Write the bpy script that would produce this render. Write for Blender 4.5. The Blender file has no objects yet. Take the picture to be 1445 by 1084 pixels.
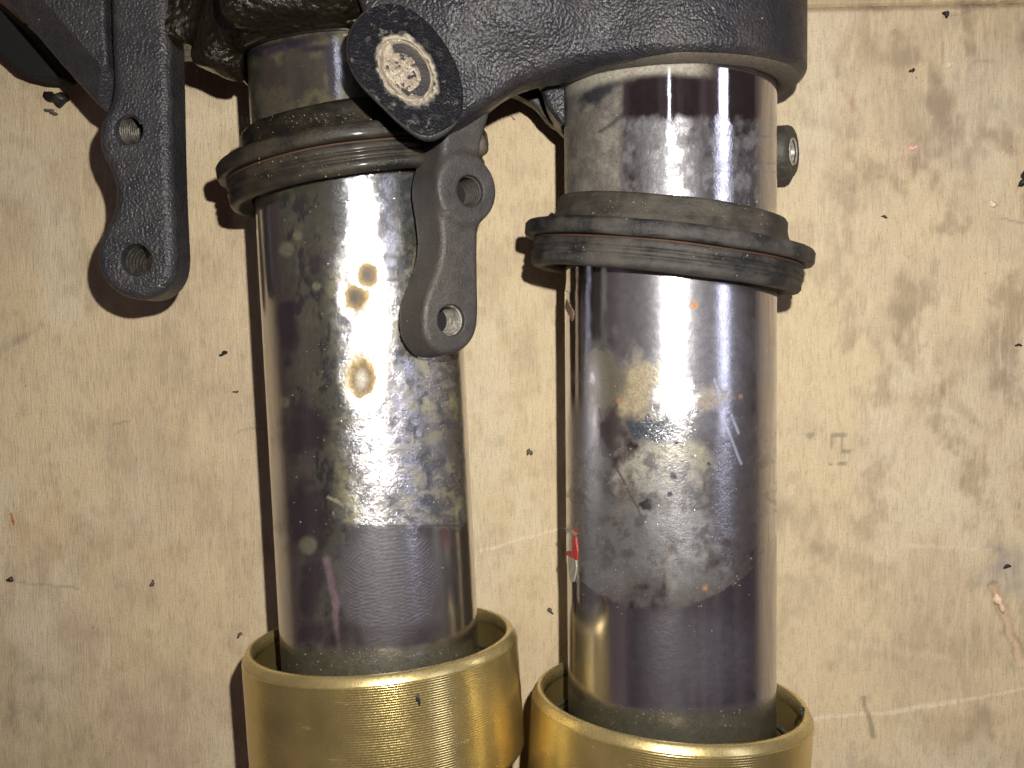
import bpy, math, random
import numpy as np
from mathutils import Vector, Matrix
random.seed(3); np.random.seed(3)
R_ = math.radians
S = 0.00015            # metres per working unit (one unit = one photo pixel at the tube axes)
sc = bpy.context.scene
COL = sc.collection

# ------------------------------------------------------------------ camera
CAM = np.array([110.0, 62.0, 1500.0])
FL = float(np.linalg.norm(CAM))
FWD = -CAM / FL
RGT = np.cross(FWD, [0, 1, 0]); RGT /= np.linalg.norm(RGT)
UPV = np.cross(RGT, FWD)
cd = bpy.data.cameras.new('camera'); cam = bpy.data.objects.new('camera', cd); COL.objects.link(cam)
cd.sensor_width = 36.0; cd.lens = 36.0 * FL / 1445.0
cd.clip_start = 0.005; cd.clip_end = 50
cam.matrix_world = Matrix(((RGT[0], UPV[0], -FWD[0], CAM[0]*S), (RGT[1], UPV[1], -FWD[1], CAM[1]*S),
                           (RGT[2], UPV[2], -FWD[2], CAM[2]*S), (0, 0, 0, 1)))
sc.camera = cam

# ------------------------------------------------------------------ light: a phone flash beside the lens, workshop lamps, dim room
wd = bpy.data.worlds.new('World'); sc.world = wd; wd.use_nodes = True
wn = wd.node_tree; bg = wn.nodes['Background']
tc = wn.nodes.new('ShaderNodeTexCoord'); mp = wn.nodes.new('ShaderNodeMapping')
mp.inputs['Scale'].default_value = (5.0, 0.7, 1.6)
ns = wn.nodes.new('ShaderNodeTexNoise'); ns.inputs['Scale'].default_value = 1.3; ns.inputs['Detail'].default_value = 3
cr = wn.nodes.new('ShaderNodeValToRGB')
cr.color_ramp.elements[0].position = 0.42; cr.color_ramp.elements[0].color = (0.034, 0.020, 0.025, 1)
cr.color_ramp.elements[1].position = 0.68; cr.color_ramp.elements[1].color = (0.105, 0.070, 0.076, 1)
wn.links.new(tc.outputs['Generated'], mp.inputs['Vector']); wn.links.new(mp.outputs[0], ns.inputs['Vector'])
wn.links.new(ns.outputs['Fac'], cr.inputs['Fac']); wn.links.new(cr.outputs[0], bg.inputs['Color'])
bg.inputs['Strength'].default_value = 1.0

def area(name, loc, target, sx, sy, power, col, disk=False):
    l = bpy.data.lights.new(name, 'AREA'); l.shape = 'DISK' if disk else 'RECTANGLE'
    l.size = sx; l.size_y = sy; l.energy = power; l.color = col
    o = bpy.data.objects.new(name, l); COL.objects.link(o)
    p = Vector(loc); d = (Vector(target) - p).normalized()
    y = Vector((0, 1, 0)); x = y.cross(-d).normalized(); y = (-d).cross(x)
    o.matrix_world = Matrix(((x[0], y[0], -d[0], p[0]), (x[1], y[1], -d[1], p[1]), (x[2], y[2], -d[2], p[2]), (0, 0, 0, 1)))
    return o
fl = bpy.data.lights.new('phone_flash', 'SPOT'); fl.energy = 3.5; fl.shadow_soft_size = 0.0019; fl.spot_size = R_(128); fl.spot_blend = 1.0; fl.color = (1.0, 0.955, 0.89)
fo_ = bpy.data.objects.new('phone_flash', fl); COL.objects.link(fo_); fo_.location = ((110+105)*S, (62+175)*S, 1480*S)
fo_.rotation_euler = (Vector((60*S, -60*S, -197*S))-fo_.location).to_track_quat('-Z', 'Y').to_euler()
area('strip_light_overhead', (-0.05, 0.56, 1.15), (0.03, 0.06, 0), 0.020, 0.75, 0.50, (0.82, 0.88, 1.0))
area('strip_light_right', (1.06, 0.28, 0.76), (0.03, 0.03, 0), 0.21, 0.75, 2.6, (0.74, 0.78, 1.0))
sc.view_settings.view_transform = 'Standard'; sc.view_settings.look = 'None'
sc.view_settings.exposure = 0.0; sc.view_settings.gamma = 1.0

# ------------------------------------------------------------------ helpers
def Wp(px, py, z):
    """world point (working units) at height z seen at photo pixel px,py"""
    px = np.asarray(px, float); py = np.asarray(py, float); z = np.asarray(z, float)
    d = FWD*FL + np.multiply.outer(px-722.5, RGT) - np.multiply.outer(py-542.0, UPV)
    t = (z - CAM[2]) / d[..., 2]
    return CAM + d*t[..., None]
def proj(V):
    D = V - CAM; dep = D @ FWD
    return 722.5 + FL*(D @ RGT)/dep, 542.0 - FL*(D @ UPV)/dep

_T = np.random.RandomState(11).rand(256, 256)
def vn(x, y, seed=0):
    x = x + seed*17.31; y = y + seed*9.77
    xi = np.floor(x).astype(int); yi = np.floor(y).astype(int)
    fx = x-xi; fy = y-yi; fx = fx*fx*(3-2*fx); fy = fy*fy*(3-2*fy)
    a = _T[xi % 256, yi % 256]; b = _T[(xi+1) % 256, yi % 256]
    c = _T[xi % 256, (yi+1) % 256]; d = _T[(xi+1) % 256, (yi+1) % 256]
    return (a*(1-fx)+b*fx)*(1-fy) + (c*(1-fx)+d*fx)*fy
def fbm(x, y, seed=0, oct=5, gain=0.55):
    s = 0; a = 1; t = 0
    for k in range(oct):
        s = s + a*vn(x*2**k, y*2**k, seed+k*3); t += a; a *= gain
    return s/t
def sst(a, b, x):
    t = np.clip((x-a)/(b-a), 0, 1); return t*t*(3-2*t)
def blob(x, y, cx, cy, rx, ry, rot=0, soft=0.3, warp=0.35, ws=22.0, seed=1):
    c, s = math.cos(R_(rot)), math.sin(R_(rot))
    u = ((x-cx)*c + (y-cy)*s)/rx; v = (-(x-cx)*s + (y-cy)*c)/ry
    d = np.sqrt(u*u+v*v) + warp*2*(fbm(x/ws, y/ws, seed)-0.5)
    return 1 - sst(1-soft, 1+soft, d)
def seg(x, y, x0, y0, x1, y1, w, soft=1.0, wob=2.0, seed=5):
    x = x + wob*2*(vn(x/14, y/14, seed)-0.5); y = y + wob*2*(vn(x/14, y/14, seed+2)-0.5)
    dx, dy = x1-x0, y1-y0; t = np.clip(((x-x0)*dx+(y-y0)*dy)/(dx*dx+dy*dy), 0, 1)
    d = np.hypot(x-x0-t*dx, y-y0-t*dy)
    return 1 - sst(w, w+soft, d)
def mix(a, b, t):
    return a*(1-t) + b*t
def mixc(c, col, t):
    return c*(1-t)[..., None] + np.array(col)*t[..., None]

# ---- objects
def empty(name, base, label, cat, group=None):
    o = bpy.data.objects.new(name, None); COL.objects.link(o)
    o.empty_display_size = 0.01
    o.location = [float(v)*S for v in base]; o['base'] = [float(v) for v in base]
    o['label'] = label; o['category'] = cat
    if group: o['group'] = group
    return o
def mk(name, V, F, mat, parent=None, smooth=True, attrs=None, label=None, base=None):
    V = np.asarray(V, float)
    if parent is not None:
        p = parent; b = np.zeros(3)
        b = np.array(p['base'])
        off = b; loc = np.zeros(3)
        if base is not None: pass
    elif base is not None:
        off = np.array(base, float); loc = off
    else:
        off = np.zeros(3); loc = off
    m = bpy.data.meshes.new(name)
    VV = ((V-off)*S).astype(np.float32)
    if isinstance(F, np.ndarray):
        n = len(F); k = F.shape[1]
        m.vertices.add(len(VV)); m.vertices.foreach_set('co', VV.ravel())
        m.loops.add(n*k); m.loops.foreach_set('vertex_index', F.astype(np.int32).ravel())
        m.polygons.add(n); m.polygons.foreach_set('loop_start', np.arange(0, n*k, k, dtype=np.int32))
        m.update(calc_edges=True); m.validate()
    else:
        m.from_pydata(VV.tolist(), [], F); m.update()
    if smooth: m.polygons.foreach_set('use_smooth', [True]*len(m.polygons))
    if attrs:
        for an, arr in attrs.items():
            a = m.color_attributes.new(an, 'FLOAT_COLOR', 'POINT')
            arr = np.asarray(arr, np.float32)
            if arr.shape[1] == 3: arr = np.hstack([arr, np.ones((len(arr), 1), np.float32)])
            a.data.foreach_set('color', arr.ravel())
    m.materials.append(mat)
    o = bpy.data.objects.new(name, m); COL.objects.link(o)
    if parent is not None:
        o.parent = parent; o['base'] = [float(v) for v in parent['base']]
    else:
        o.location = [float(v)*S for v in loc]; o['base'] = [float(v) for v in loc]
    if label: o['label'] = label
    return o
def tag(o, label=None, cat=None, group=None, kind=None):
    if label: o['label'] = label
    if cat: o['category'] = cat
    if group: o['group'] = group
    if kind: o['kind'] = kind
    return o
def frame(A):
    A = np.array(A, float); A /= np.linalg.norm(A)
    X = np.cross(A, [0, 0, 1.0])
    if np.linalg.norm(X) < 1e-3: X = np.array([1.0, 0, 0])
    X /= np.linalg.norm(X); Z = np.cross(X, A)
    return X, A, Z
def lathe(prof, O, A, n=160, closed=True, phase=0.0, wob=None):
    """prof: (r,t) list, t along A. Angle 0 = towards +Z side"""
    X, A, Z = frame(A); prof = np.array(prof, float); k = len(prof)
    th = np.linspace(0, 2*np.pi, n, endpoint=False) + phase
    r = np.repeat(prof[None, :, 0], n, 0).astype(float); t = np.repeat(prof[None, :, 1], n, 0).astype(float)
    if wob is not None: r, t = wob(r, t, np.repeat(th[:, None], k, 1))
    V = (np.array(O, float) + r[..., None]*(np.sin(th)[:, None, None]*X + np.cos(th)[:, None, None]*Z) + t[..., None]*A).reshape(-1, 3)
    i = np.arange(n); j = np.arange(k if closed else k-1)
    I, J = np.meshgrid(i, j, indexing='ij'); I2 = (I+1) % n; J2 = (J+1) % k
    F = np.stack([I*k+J, I2*k+J, I2*k+J2, I*k+J2], -1).reshape(-1, 4)
    return V, F
def chaikin(P, it=2):
    P = np.array(P, float)
    for _ in range(it):
        Q = np.roll(P, -1, 0); P = np.stack([0.75*P+0.25*Q, 0.25*P+0.75*Q], 1).reshape(-1, 2)
    return P
def at_z(pts, z):
    """photo pixel outline -> world xy outline at height z"""
    pts = np.array(pts, float); return Wp(pts[:, 0], pts[:, 1], z)[:, :2]

# ---- signed distance modelling with surface nets
def sd_poly(X, Y, P):
    X, Y = np.broadcast_arrays(X, Y); d = np.full(X.shape, 1e18); s = np.zeros(X.shape, bool)
    n = len(P)
    for i in range(n):
        ax, ay = P[i]; bx, by = P[(i+1) % n]
        ex, ey = bx-ax, by-ay; wx, wy = X-ax, Y-ay
        t = np.clip((wx*ex+wy*ey)/(ex*ex+ey*ey+1e-12), 0, 1)
        d = np.minimum(d, (wx-ex*t)**2+(wy-ey*t)**2)
        c = ((ay > Y) != (by > Y)) & (X < (bx-ax)*(Y-ay)/((by-ay) if abs(by-ay) > 1e-9 else 1e-9)+ax)
        s ^= c
    return np.where(s, -1, 1)*np.sqrt(d)
def extr(d2, dz, r):
    a = d2+r; b = dz+r
    return np.hypot(np.maximum(a, 0), np.maximum(b, 0)) + np.minimum(np.maximum(a, b), 0) - r
def smin(a, b, k):
    h = np.clip(0.5+0.5*(b-a)/k, 0, 1); return b*(1-h)+a*h-k*h*(1-h)
def smax(a, b, k): return -smin(-a, -b, k)
def cyl(X, Y, Z, O, A, r, h0, h1, rd=4):
    A = np.array(A, float)/np.linalg.norm(A)
    t = (X-O[0])*A[0]+(Y-O[1])*A[1]+(Z-O[2])*A[2]
    q = np.sqrt(np.maximum((X-O[0])**2+(Y-O[1])**2+(Z-O[2])**2-t*t, 0))
    return extr(q-r, np.maximum(h0-t, t-h1), rd)
def nets(f, lo, hi, h):
    ax = [np.arange(lo[i], hi[i]+h, h) for i in range(3)]
    G = f(ax[0][:, None, None], ax[1][None, :, None], ax[2][None, None, :])
    nx, ny, nz = G.shape; Sg = G < 0
    acc = np.zeros((nx-1, ny-1, nz-1, 3)); cnt = np.zeros((nx-1, ny-1, nz-1))
    sl = lambda dx, dy, dz: (slice(dx, nx-1+dx), slice(dy, ny-1+dy), slice(dz, nz-1+dz))
    for a in range(3):
        o1, o2 = [b for b in range(3) if b != a]
        for u in (0, 1):
            for v in (0, 1):
                c0 = [0, 0, 0]; c0[o1] = u; c0[o2] = v; c1 = list(c0); c1[a] = 1
                g0 = G[sl(*c0)]; g1 = G[sl(*c1)]; m = Sg[sl(*c0)] != Sg[sl(*c1)]
                t = np.where(m, g0/(g0-g1+1e-12), 0)
                for b in range(3):
                    acc[..., b] += np.where(m, t if b == a else c0[b], 0)
                cnt += m
    on = cnt > 0; idx = -np.ones(on.shape, int); idx[on] = np.arange(on.sum())
    base = np.stack(np.nonzero(on), -1)
    V = (base + acc[on]/cnt[on][:, None])*h + np.array(lo, float)
    Fs = []
    for a in range(3):
        o1, o2 = (a+1) % 3, (a+2) % 3
        s0 = [slice(None)]*3; s1 = [slice(None)]*3
        s0[a] = slice(0, -1); s1[a] = slice(1, None)
        m = Sg[tuple(s0)] != Sg[tuple(s1)]; pos = Sg[tuple(s0)]
        P = np.stack(np.nonzero(m), -1); pz = pos[m]
        ok = (P[:, o1] > 0) & (P[:, o2] > 0) & (P[:, o1] < G.shape[o1]-1) & (P[:, o2] < G.shape[o2]-1)
        P = P[ok]; pz = pz[ok]
        def cell(d1, d2):
            Q = P.copy(); Q[:, o1] -= d1; Q[:, o2] -= d2; return idx[Q[:, 0], Q[:, 1], Q[:, 2]]
        q = np.stack([cell(1, 1), cell(0, 1), cell(0, 0), cell(1, 0)], -1)
        q[~pz] = q[~pz][:, ::-1]
        Fs.append(q)
    F = np.concatenate(Fs); F = F[(F >= 0).all(1)]
    for _ in range(2):      # snap to the true surface
        g = f(V[:, 0], V[:, 1], V[:, 2]); e = h*0.3
        gx = (f(V[:, 0]+e, V[:, 1], V[:, 2])-g)/e; gy = (f(V[:, 0], V[:, 1]+e, V[:, 2])-g)/e; gz = (f(V[:, 0], V[:, 1], V[:, 2]+e)-g)/e
        n2 = gx*gx+gy*gy+gz*gz+1e-6
        st = np.clip(g/n2, -h*0.6, h*0.6)
        V = V - np.stack([gx*st, gy*st, gz*st], -1)
    return V, F

# ---- materials
class NB:
    def __init__(s, name):
        s.m = bpy.data.materials.new(name); s.m.use_nodes = True; s.t = s.m.node_tree
        s.p = s.t.nodes['Principled BSDF']
    def n(s, typ, ins=None, **kw):
        nd = s.t.nodes.new('ShaderNode'+typ)
        for k, v in kw.items(): setattr(nd, k, v)
        for k, v in (ins or {}).items(): s.set(nd.inputs[k], v)
        return nd
    def set(s, sock, v):
        if isinstance(v, bpy.types.NodeSocket): s.t.links.new(v, sock)
        else: sock.default_value = v
    def P(s, **kw):
        for k, v in kw.items(): s.set(s.p.inputs[k.replace('_', ' ')], v)
    def co(s, scale=(1, 1, 1)):
        t = s.n('TexCoord'); m = s.n('Mapping', {'Vector': t.outputs['Object'], 'Scale': tuple(c/S for c in scale)}); return m.outputs[0]
    def noise(s, vec, scale, detail=4, rough=0.55, dist=0.0):
        return s.n('TexNoise', {'Vector': vec, 'Scale': scale, 'Detail': detail, 'Roughness': rough, 'Distortion': dist}).outputs['Fac']
    def voro(s, vec, scale, feature='F1'):
        return s.n('TexVoronoi', {'Vector': vec, 'Scale': scale}, feature=feature)
    def ramp(s, fac, stops):
        r = s.n('ValToRGB', {'Fac': fac}); e = r.color_ramp.elements
        while len(e) < len(stops): e.new(0.5)
        for el, (p, c) in zip(e, stops):
            el.position = p; el.color = (c, c, c, 1) if isinstance(c, (int, float)) else (*c, 1)
        return r.outputs[0]
    def mr(s, v, a, b, c=0.0, d=1.0):
        return s.n('MapRange', {'Value': v, 'From Min': a, 'From Max': b, 'To Min': c, 'To Max': d}).outputs[0]
    def mixc(s, f, a, b, bt='MIX'):
        nd = s.n('Mix', data_type='RGBA', blend_type=bt)
        s.set(nd.inputs[0], f); s.set(nd.inputs[6], a if not isinstance(a, tuple) else (*a, 1)); s.set(nd.inputs[7], b if not isinstance(b, tuple) else (*b, 1))
        return nd.outputs[2]
    def math(s, op, a, b=0.0):
        nd = s.n('Math', operation=op); s.set(nd.inputs[0], a); s.set(nd.inputs[1], b); return nd.outputs[0]
    def bump(s, h, dist, strength=1.0, normal=None):
        d = {'Height': h, 'Distance': dist*S, 'Strength': strength}
        nd = s.n('Bump', d)
        if normal is not None: s.t.links.new(normal, nd.inputs['Normal'])
        return nd.outputs[0]
    def attr(s, name): return s.n('Attribute', attribute_name=name)

def specks(b, vec, scale, size, dens):
    """mask of sparse grit: voronoi cells kept at random"""
    v = b.voro(vec, scale)
    near = b.mr(v.outputs['Distance'], size, size*0.6, 0, 1)
    sep = b.n('SeparateColor', {'Color': v.outputs['Color']})
    keep = b.math('LESS_THAN', sep.outputs[0], dens)
    return b.math('MULTIPLY', near, keep), v.outputs['Color']

def m_cast(name, base=(0.045, 0.045, 0.052), rough=0.5, spec=0.34, grain=0.16, depth=1.5, dust=(0.30, 0.24, 0.16), dusta=0.35, dn=0.62, wet=0.0, coat=0.0):
    b = NB(name); v = b.co()
    big = b.noise(v, 0.012, 5, 0.6); mid = b.noise(v, 0.05, 5)
    lea = b.noise(v, grain, 3, 0.5, 0.15); fine = b.noise(v, 0.6, 2)
    v2 = b.voro(v, grain*1.1, 'SMOOTH_F1').outputs['Distance']
    h = b.math('ADD', b.math('MULTIPLY', lea, 1.0), b.math('MULTIPLY', v2, -1.1))
    h = b.math('ADD', h, b.math('MULTIPLY', fine, 0.25))
    dm = b.math('MULTIPLY', b.mr(big, dn-0.14, dn+0.14), dusta)
    dm = b.math('MULTIPLY', dm, b.mr(lea, 0.6, 0.35, 0.35, 1.3))
    c = b.mixc(b.mr(mid, 0.35, 0.7), base, tuple(x*1.5 for x in base))
    c = b.mixc(b.mr(v2, 0.25, 0.75, 0.0, 0.15), c, tuple(x*2.2 for x in base))
    c = b.mixc(dm, c, dust)
    sp, sc_ = specks(b, v, 0.05, 0.07, 0.16)
    c = b.mixc(b.math('MULTIPLY', sp, 0.8), c, (0.50, 0.42, 0.28))
    r = b.mr(mid, 0.3, 0.7, rough-0.09, rough+0.1)
    r = b.math('ADD', r, b.math('MULTIPLY', dm, 0.5))
    b.P(Base_Color=c, Roughness=r, Normal=b.bump(h, depth, 0.9), Specular_IOR_Level=spec)
    if coat: b.P(Coat_Weight=coat, Coat_Roughness=0.12, Coat_Tint=(0.9, 0.8, 0.55, 1))
    return b.m
M_CAST = m_cast('black_cast_aluminium', (0.013, 0.013, 0.016), 0.36, grain=0.27, depth=1.5, dusta=0.10, dn=0.58)
M_ARM = m_cast('dusty_black_paint', (0.022, 0.021, 0.021), 0.46, grain=0.34, depth=0.8, dusta=0.10, dn=0.52)
M_LUG = m_cast('worn_black_casting', (0.022, 0.0215, 0.024), 0.36, grain=0.26, depth=1.7, dusta=0.08, dn=0.58)
M_MID = m_cast('matte_dusty_casting', (0.026, 0.0245, 0.024), 0.48, grain=0.36, depth=0.6, dusta=0.12, dn=0.50)
M_OILY = m_cast('oily_black_casting', (0.006, 0.0052, 0.0035), 0.30, grain=0.11, depth=3.4, spec=0.3, dust=(0.02, 0.015, 0.006), dusta=0.25, dn=0.62, coat=0.45)
M_DARK = m_cast('dark_steel', (0.03, 0.028, 0.023), 0.5, grain=0.12, depth=0.9, dusta=0.15)  # plain dark steel for the rear bracket and side boss
M_COLLAR = m_cast('grimy_clamp_edge', (0.05, 0.043, 0.034), 0.6, grain=0.22, depth=0.9, dusta=0.2, dn=0.5)

def m_rubber(name, base, dust, dusta, rough=0.5, oil=0.0):
    b = NB(name); v = b.co(); vs = b.co((0.25, 2.2, 0.25))
    big = b.noise(v, 0.02, 6, 0.62); streak = b.noise(vs, 0.06, 4); fine = b.noise(v, 0.45, 3)
    f = b.math('MULTIPLY', b.mr(b.math('ADD', b.math('MULTIPLY', big, 0.75), b.math('MULTIPLY', streak, 0.25)), 0.42, 0.60), dusta)
    c = b.mixc(f, base, dust)
    sp, _ = specks(b, v, 0.11, 0.13, 0.12); c = b.mixc(b.math('MULTIPLY', sp, 0.5), c, (0.48, 0.40, 0.27))
    sp2, _ = specks(b, v, 0.03, 0.06, 0.12); c = b.mixc(sp2, c, (0.25, 0.10, 0.04))
    h = b.math('ADD', b.math('MULTIPLY', fine, 0.7), b.math('ADD', b.math('MULTIPLY', b.noise(v, 0.14, 5, 0.7), 2.0), sp))
    r = b.mr(f, 0, 1, rough, 0.8)
    b.P(Base_Color=c, Roughness=r, Normal=b.bump(h, 1.2, 0.6), Specular_IOR_Level=0.3)
    if oil: b.P(Coat_Weight=oil, Coat_Roughness=0.15)
    return b.m
M_RUB = m_rubber('dusty_black_rubber', (0.016, 0.0155, 0.016), (0.105, 0.094, 0.078), 0.55, 0.52)
M_RUB2 = m_rubber('rubber_lip_caked_with_dust', (0.026, 0.023, 0.018), (0.085, 0.074, 0.058), 0.62, 0.55)
M_RUBO = m_rubber('oily_black_rubber', (0.012, 0.011, 0.009), (0.06, 0.047, 0.028), 0.5, 0.40, 0.15)
M_RUBO2 = m_rubber('oily_rubber_lip', (0.007, 0.006, 0.004), (0.035, 0.027, 0.014), 0.5, 0.40, 0.25)

def m_chrome():
    b = NB('grimy_chrome'); v = b.co(); a = b.attr('paint'); k = b.attr('surf')
    sep = b.n('SeparateColor', {'Color': k.outputs['Color']})
    dirt, rough, bum = sep.outputs[0], sep.outputs[1], sep.outputs[2]
    fine = b.noise(v, 0.35, 4, 0.7); f2 = b.noise(v, 0.12, 3); scr = b.noise(b.co((1.2, 0.05, 1.2)), 0.5, 3)
    # dirt broken up by fine noise
    dd = b.math('ADD', dirt, b.math('MULTIPLY', b.math('SUBTRACT', fine, 0.5), b.math('MULTIPLY', bum, 2.0)))
    dd = b.math('ADD', dd, b.math('MULTIPLY', b.math('SUBTRACT', f2, 0.5), b.math('MULTIPLY', dirt, 0.8)))
    dd = b.n('Clamp', {'Value': dd}).outputs[0]
    chrome = b.mixc(b.mr(scr, 0.4, 0.7), (0.56, 0.54, 0.56), (0.66, 0.64, 0.66))
    sp, _ = specks(b, v, 0.13, 0.15, 0.16)
    sp = b.math('MULTIPLY', sp, b.mr(bum, 0.05, 0.5)); c = b.mixc(sp, a.outputs['Color'], (0.55, 0.48, 0.30))
    c = b.mixc(b.mr(fine, 0.42, 0.62, 0, 0.45), c, (0.02, 0.019, 0.017))
    dd = b.math('MAXIMUM', dd, sp)
    ro = b.math('ADD', b.math('MULTIPLY', rough, 0.60), 0.015)
    rr = b.math('ADD', ro, b.math('MULTIPLY', b.math('SUBTRACT', f2, 0.5), b.math('MULTIPLY', ro, 0.9)))
    h = b.math('ADD', b.math('MULTIPLY', fine, 1.0), b.math('ADD', b.math('MULTIPLY', f2, 1.3), b.math('MULTIPLY', sp, 1.5)))
    nd = b.n('Bump', {'Height': h, 'Distance': 1.3*S}); b.set(nd.inputs['Strength'], b.mr(bum, 0, 1, 0.0, 0.62))
    b.P(Base_Color=chrome, Metallic=1.0, Roughness=rr, Normal=nd.outputs[0])
    q = b.n('BsdfPrincipled', {'Base Color': c, 'Roughness': b.math('ADD', b.math('MULTIPLY', rough, 0.5), 0.28), 'Specular IOR Level': 0.35, 'Normal': nd.outputs[0]})
    hz = b.n('BsdfPrincipled', {'Base Color': (0.50, 0.51, 0.55, 1), 'Metallic': 1.0, 'Roughness': 0.42, 'Normal': nd.outputs[0]})
    m0 = b.n('MixShader', {0: b.mr(rough, 0.07, 0.40, 0.0, 0.26), 1: b.p.outputs[0], 2: hz.outputs[0]})
    mx = b.n('MixShader', {0: dd, 1: m0.outputs[0], 2: q.outputs[0]})
    out = [x for x in b.t.nodes if x.type == 'OUTPUT_MATERIAL'][0]; b.t.links.new(mx.outputs[0], out.inputs[0])
    return b.m
M_CHROME = m_chrome()

def m_gold(name, base, rough=0.20, met=0.78):
    b = NB(name); v = b.co(); big = b.noise(v, 0.015, 4); fine = b.noise(v, 0.3, 3)
    c = b.mixc(b.mr(big, 0.35, 0.7), base, tuple(x*0.72 for x in base))
    sp, _ = specks(b, v, 0.03, 0.05, 0.14); c = b.mixc(sp, c, (0.06, 0.045, 0.025))
    gr = b.mr(b.noise(b.co((0.6, 2.0, 0.6)), 0.03, 5, 0.65), 0.64, 0.74, 0, 0.35); c = b.mixc(gr, c, (0.16, 0.12, 0.06))
    b.P(Base_Color=c, Metallic=b.math('SUBTRACT', met, b.math('ADD', b.math('MULTIPLY', sp, 0.8), b.math('MULTIPLY', gr, 0.5))),
        Roughness=b.math('ADD', b.mr(fine, 0.3, 0.7, rough-0.03, rough+0.06), b.math('MULTIPLY', gr, 0.3)), Normal=b.bump(fine, 0.25, 0.4))
    return b.m
M_GOLD = m_gold('gold_anodised_aluminium', (0.80, 0.63, 0.25), 0.21, 0.88)
M_GOLDIN = m_gold('dull_gold_bore', (0.30, 0.23, 0.08), 0.38)
M_GOLDRIM = m_gold('worn_gold_rim', (0.68, 0.54, 0.24), 0.28)

def m_simple(name, col, rough=0.5, metal=0.0, col2=None, ns_=0.1, bump=0.6, **kw):
    b = NB(name); v = b.co(); n = b.noise(v, ns_, 5, 0.65); f = b.noise(v, 0.5, 3)
    c = b.mixc(b.mr(n, 0.4, 0.62), col, col2 or tuple(x*0.6 for x in col))
    b.P(Base_Color=c, Roughness=rough, Metallic=metal, Normal=b.bump(b.math('ADD', n, f), bump, 0.8), **kw)
    return b.m
M_STEEL = m_simple('bare_steel_thread', (0.52, 0.49, 0.42), 0.40, 0.35, (0.20, 0.18, 0.15), 0.12)
M_THREAD = m_simple('dark_threaded_steel', (0.13, 0.12, 0.10), 0.45, 0.5, (0.06, 0.05, 0.04), 0.12)
M_THREADB = m_simple('painted_thread', (0.055, 0.052, 0.05), 0.5, 0.1, (0.08, 0.07, 0.06), 0.12)
M_RUST = m_simple('rusty_wire', (0.075, 0.032, 0.016), 0.7, 0.2, (0.05, 0.03, 0.02), 0.06)
M_SEALIN = m_simple('oily_black_seal', (0.03, 0.03, 0.018), 0.3, 0.0, (0.07, 0.065, 0.035), 0.05)
M_CLIP = m_simple('dull_steel_clip', (0.22, 0.22, 0.17), 0.4, 0.7, (0.12, 0.11, 0.07), 0.08)
M_PLUG = m_simple('scraped_tan_metal', (0.38, 0.33, 0.25), 0.42, 0.35, (0.24, 0.19, 0.14), 0.13, 2.2)
M_CHIP = m_simple('black_chip', (0.012, 0.010, 0.008), 0.5)
M_SHADE = m_simple('shade_black', (0.004, 0.004, 0.004), 0.9)  # black standing for shade in the blind holes and under the rib
M_CHIPG = m_simple('brown_grey_chip', (0.09, 0.07, 0.05), 0.6)
M_PALE = m_simple('pale_splinter', (0.70, 0.62, 0.45), 0.5)
M_PINK = m_simple('pink_flake', (0.72, 0.42, 0.34), 0.5)
M_ORANGE = m_simple('orange_fibre', (0.42, 0.17, 0.05), 0.7)
M_RED = m_simple('red_plastic_strip', (0.46, 0.035, 0.03), 0.45)
M_GREYTAPE = m_simple('torn_grey_film', (0.34, 0.31, 0.24), 0.4)
M_BRONZE = m_simple('brown_scuff', (0.22, 0.13, 0.08), 0.6)

def m_pad():
    b = NB('scuffed_black_paint'); v = b.co(); n = b.noise(v, 0.10, 6, 0.75); n2 = b.noise(v, 0.03, 4, 0.6); f = b.noise(v, 0.4, 3)
    w = b.math('MULTIPLY', b.mr(n, 0.54, 0.64), b.mr(n2, 0.44, 0.60, 0.15, 1.0))
    a = b.attr('wear').outputs['Fac']
    w = b.math('MAXIMUM', b.math('MULTIPLY', w, 0.34), b.math('MULTIPLY', a, b.mr(n, 0.3, 0.6, 0.4, 1)))
    c = b.mixc(w, (0.005, 0.005, 0.007), (0.40, 0.36, 0.28))
    b.P(Base_Color=c, Roughness=b.mr(w, 0, 1, 0.32, 0.7), Normal=b.bump(b.math('ADD', n, f), 1.6, 0.6), Specular_IOR_Level=0.18)
    return b.m
M_PAD = m_pad()
def m_drop():
    b = NB('amber_oil_drop'); b.P(Base_Color=(0.93, 0.80, 0.46, 1), Roughness=0.04, Transmission_Weight=1.0, IOR=1.40)
    return b.m
M_DROP = m_drop()
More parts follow.
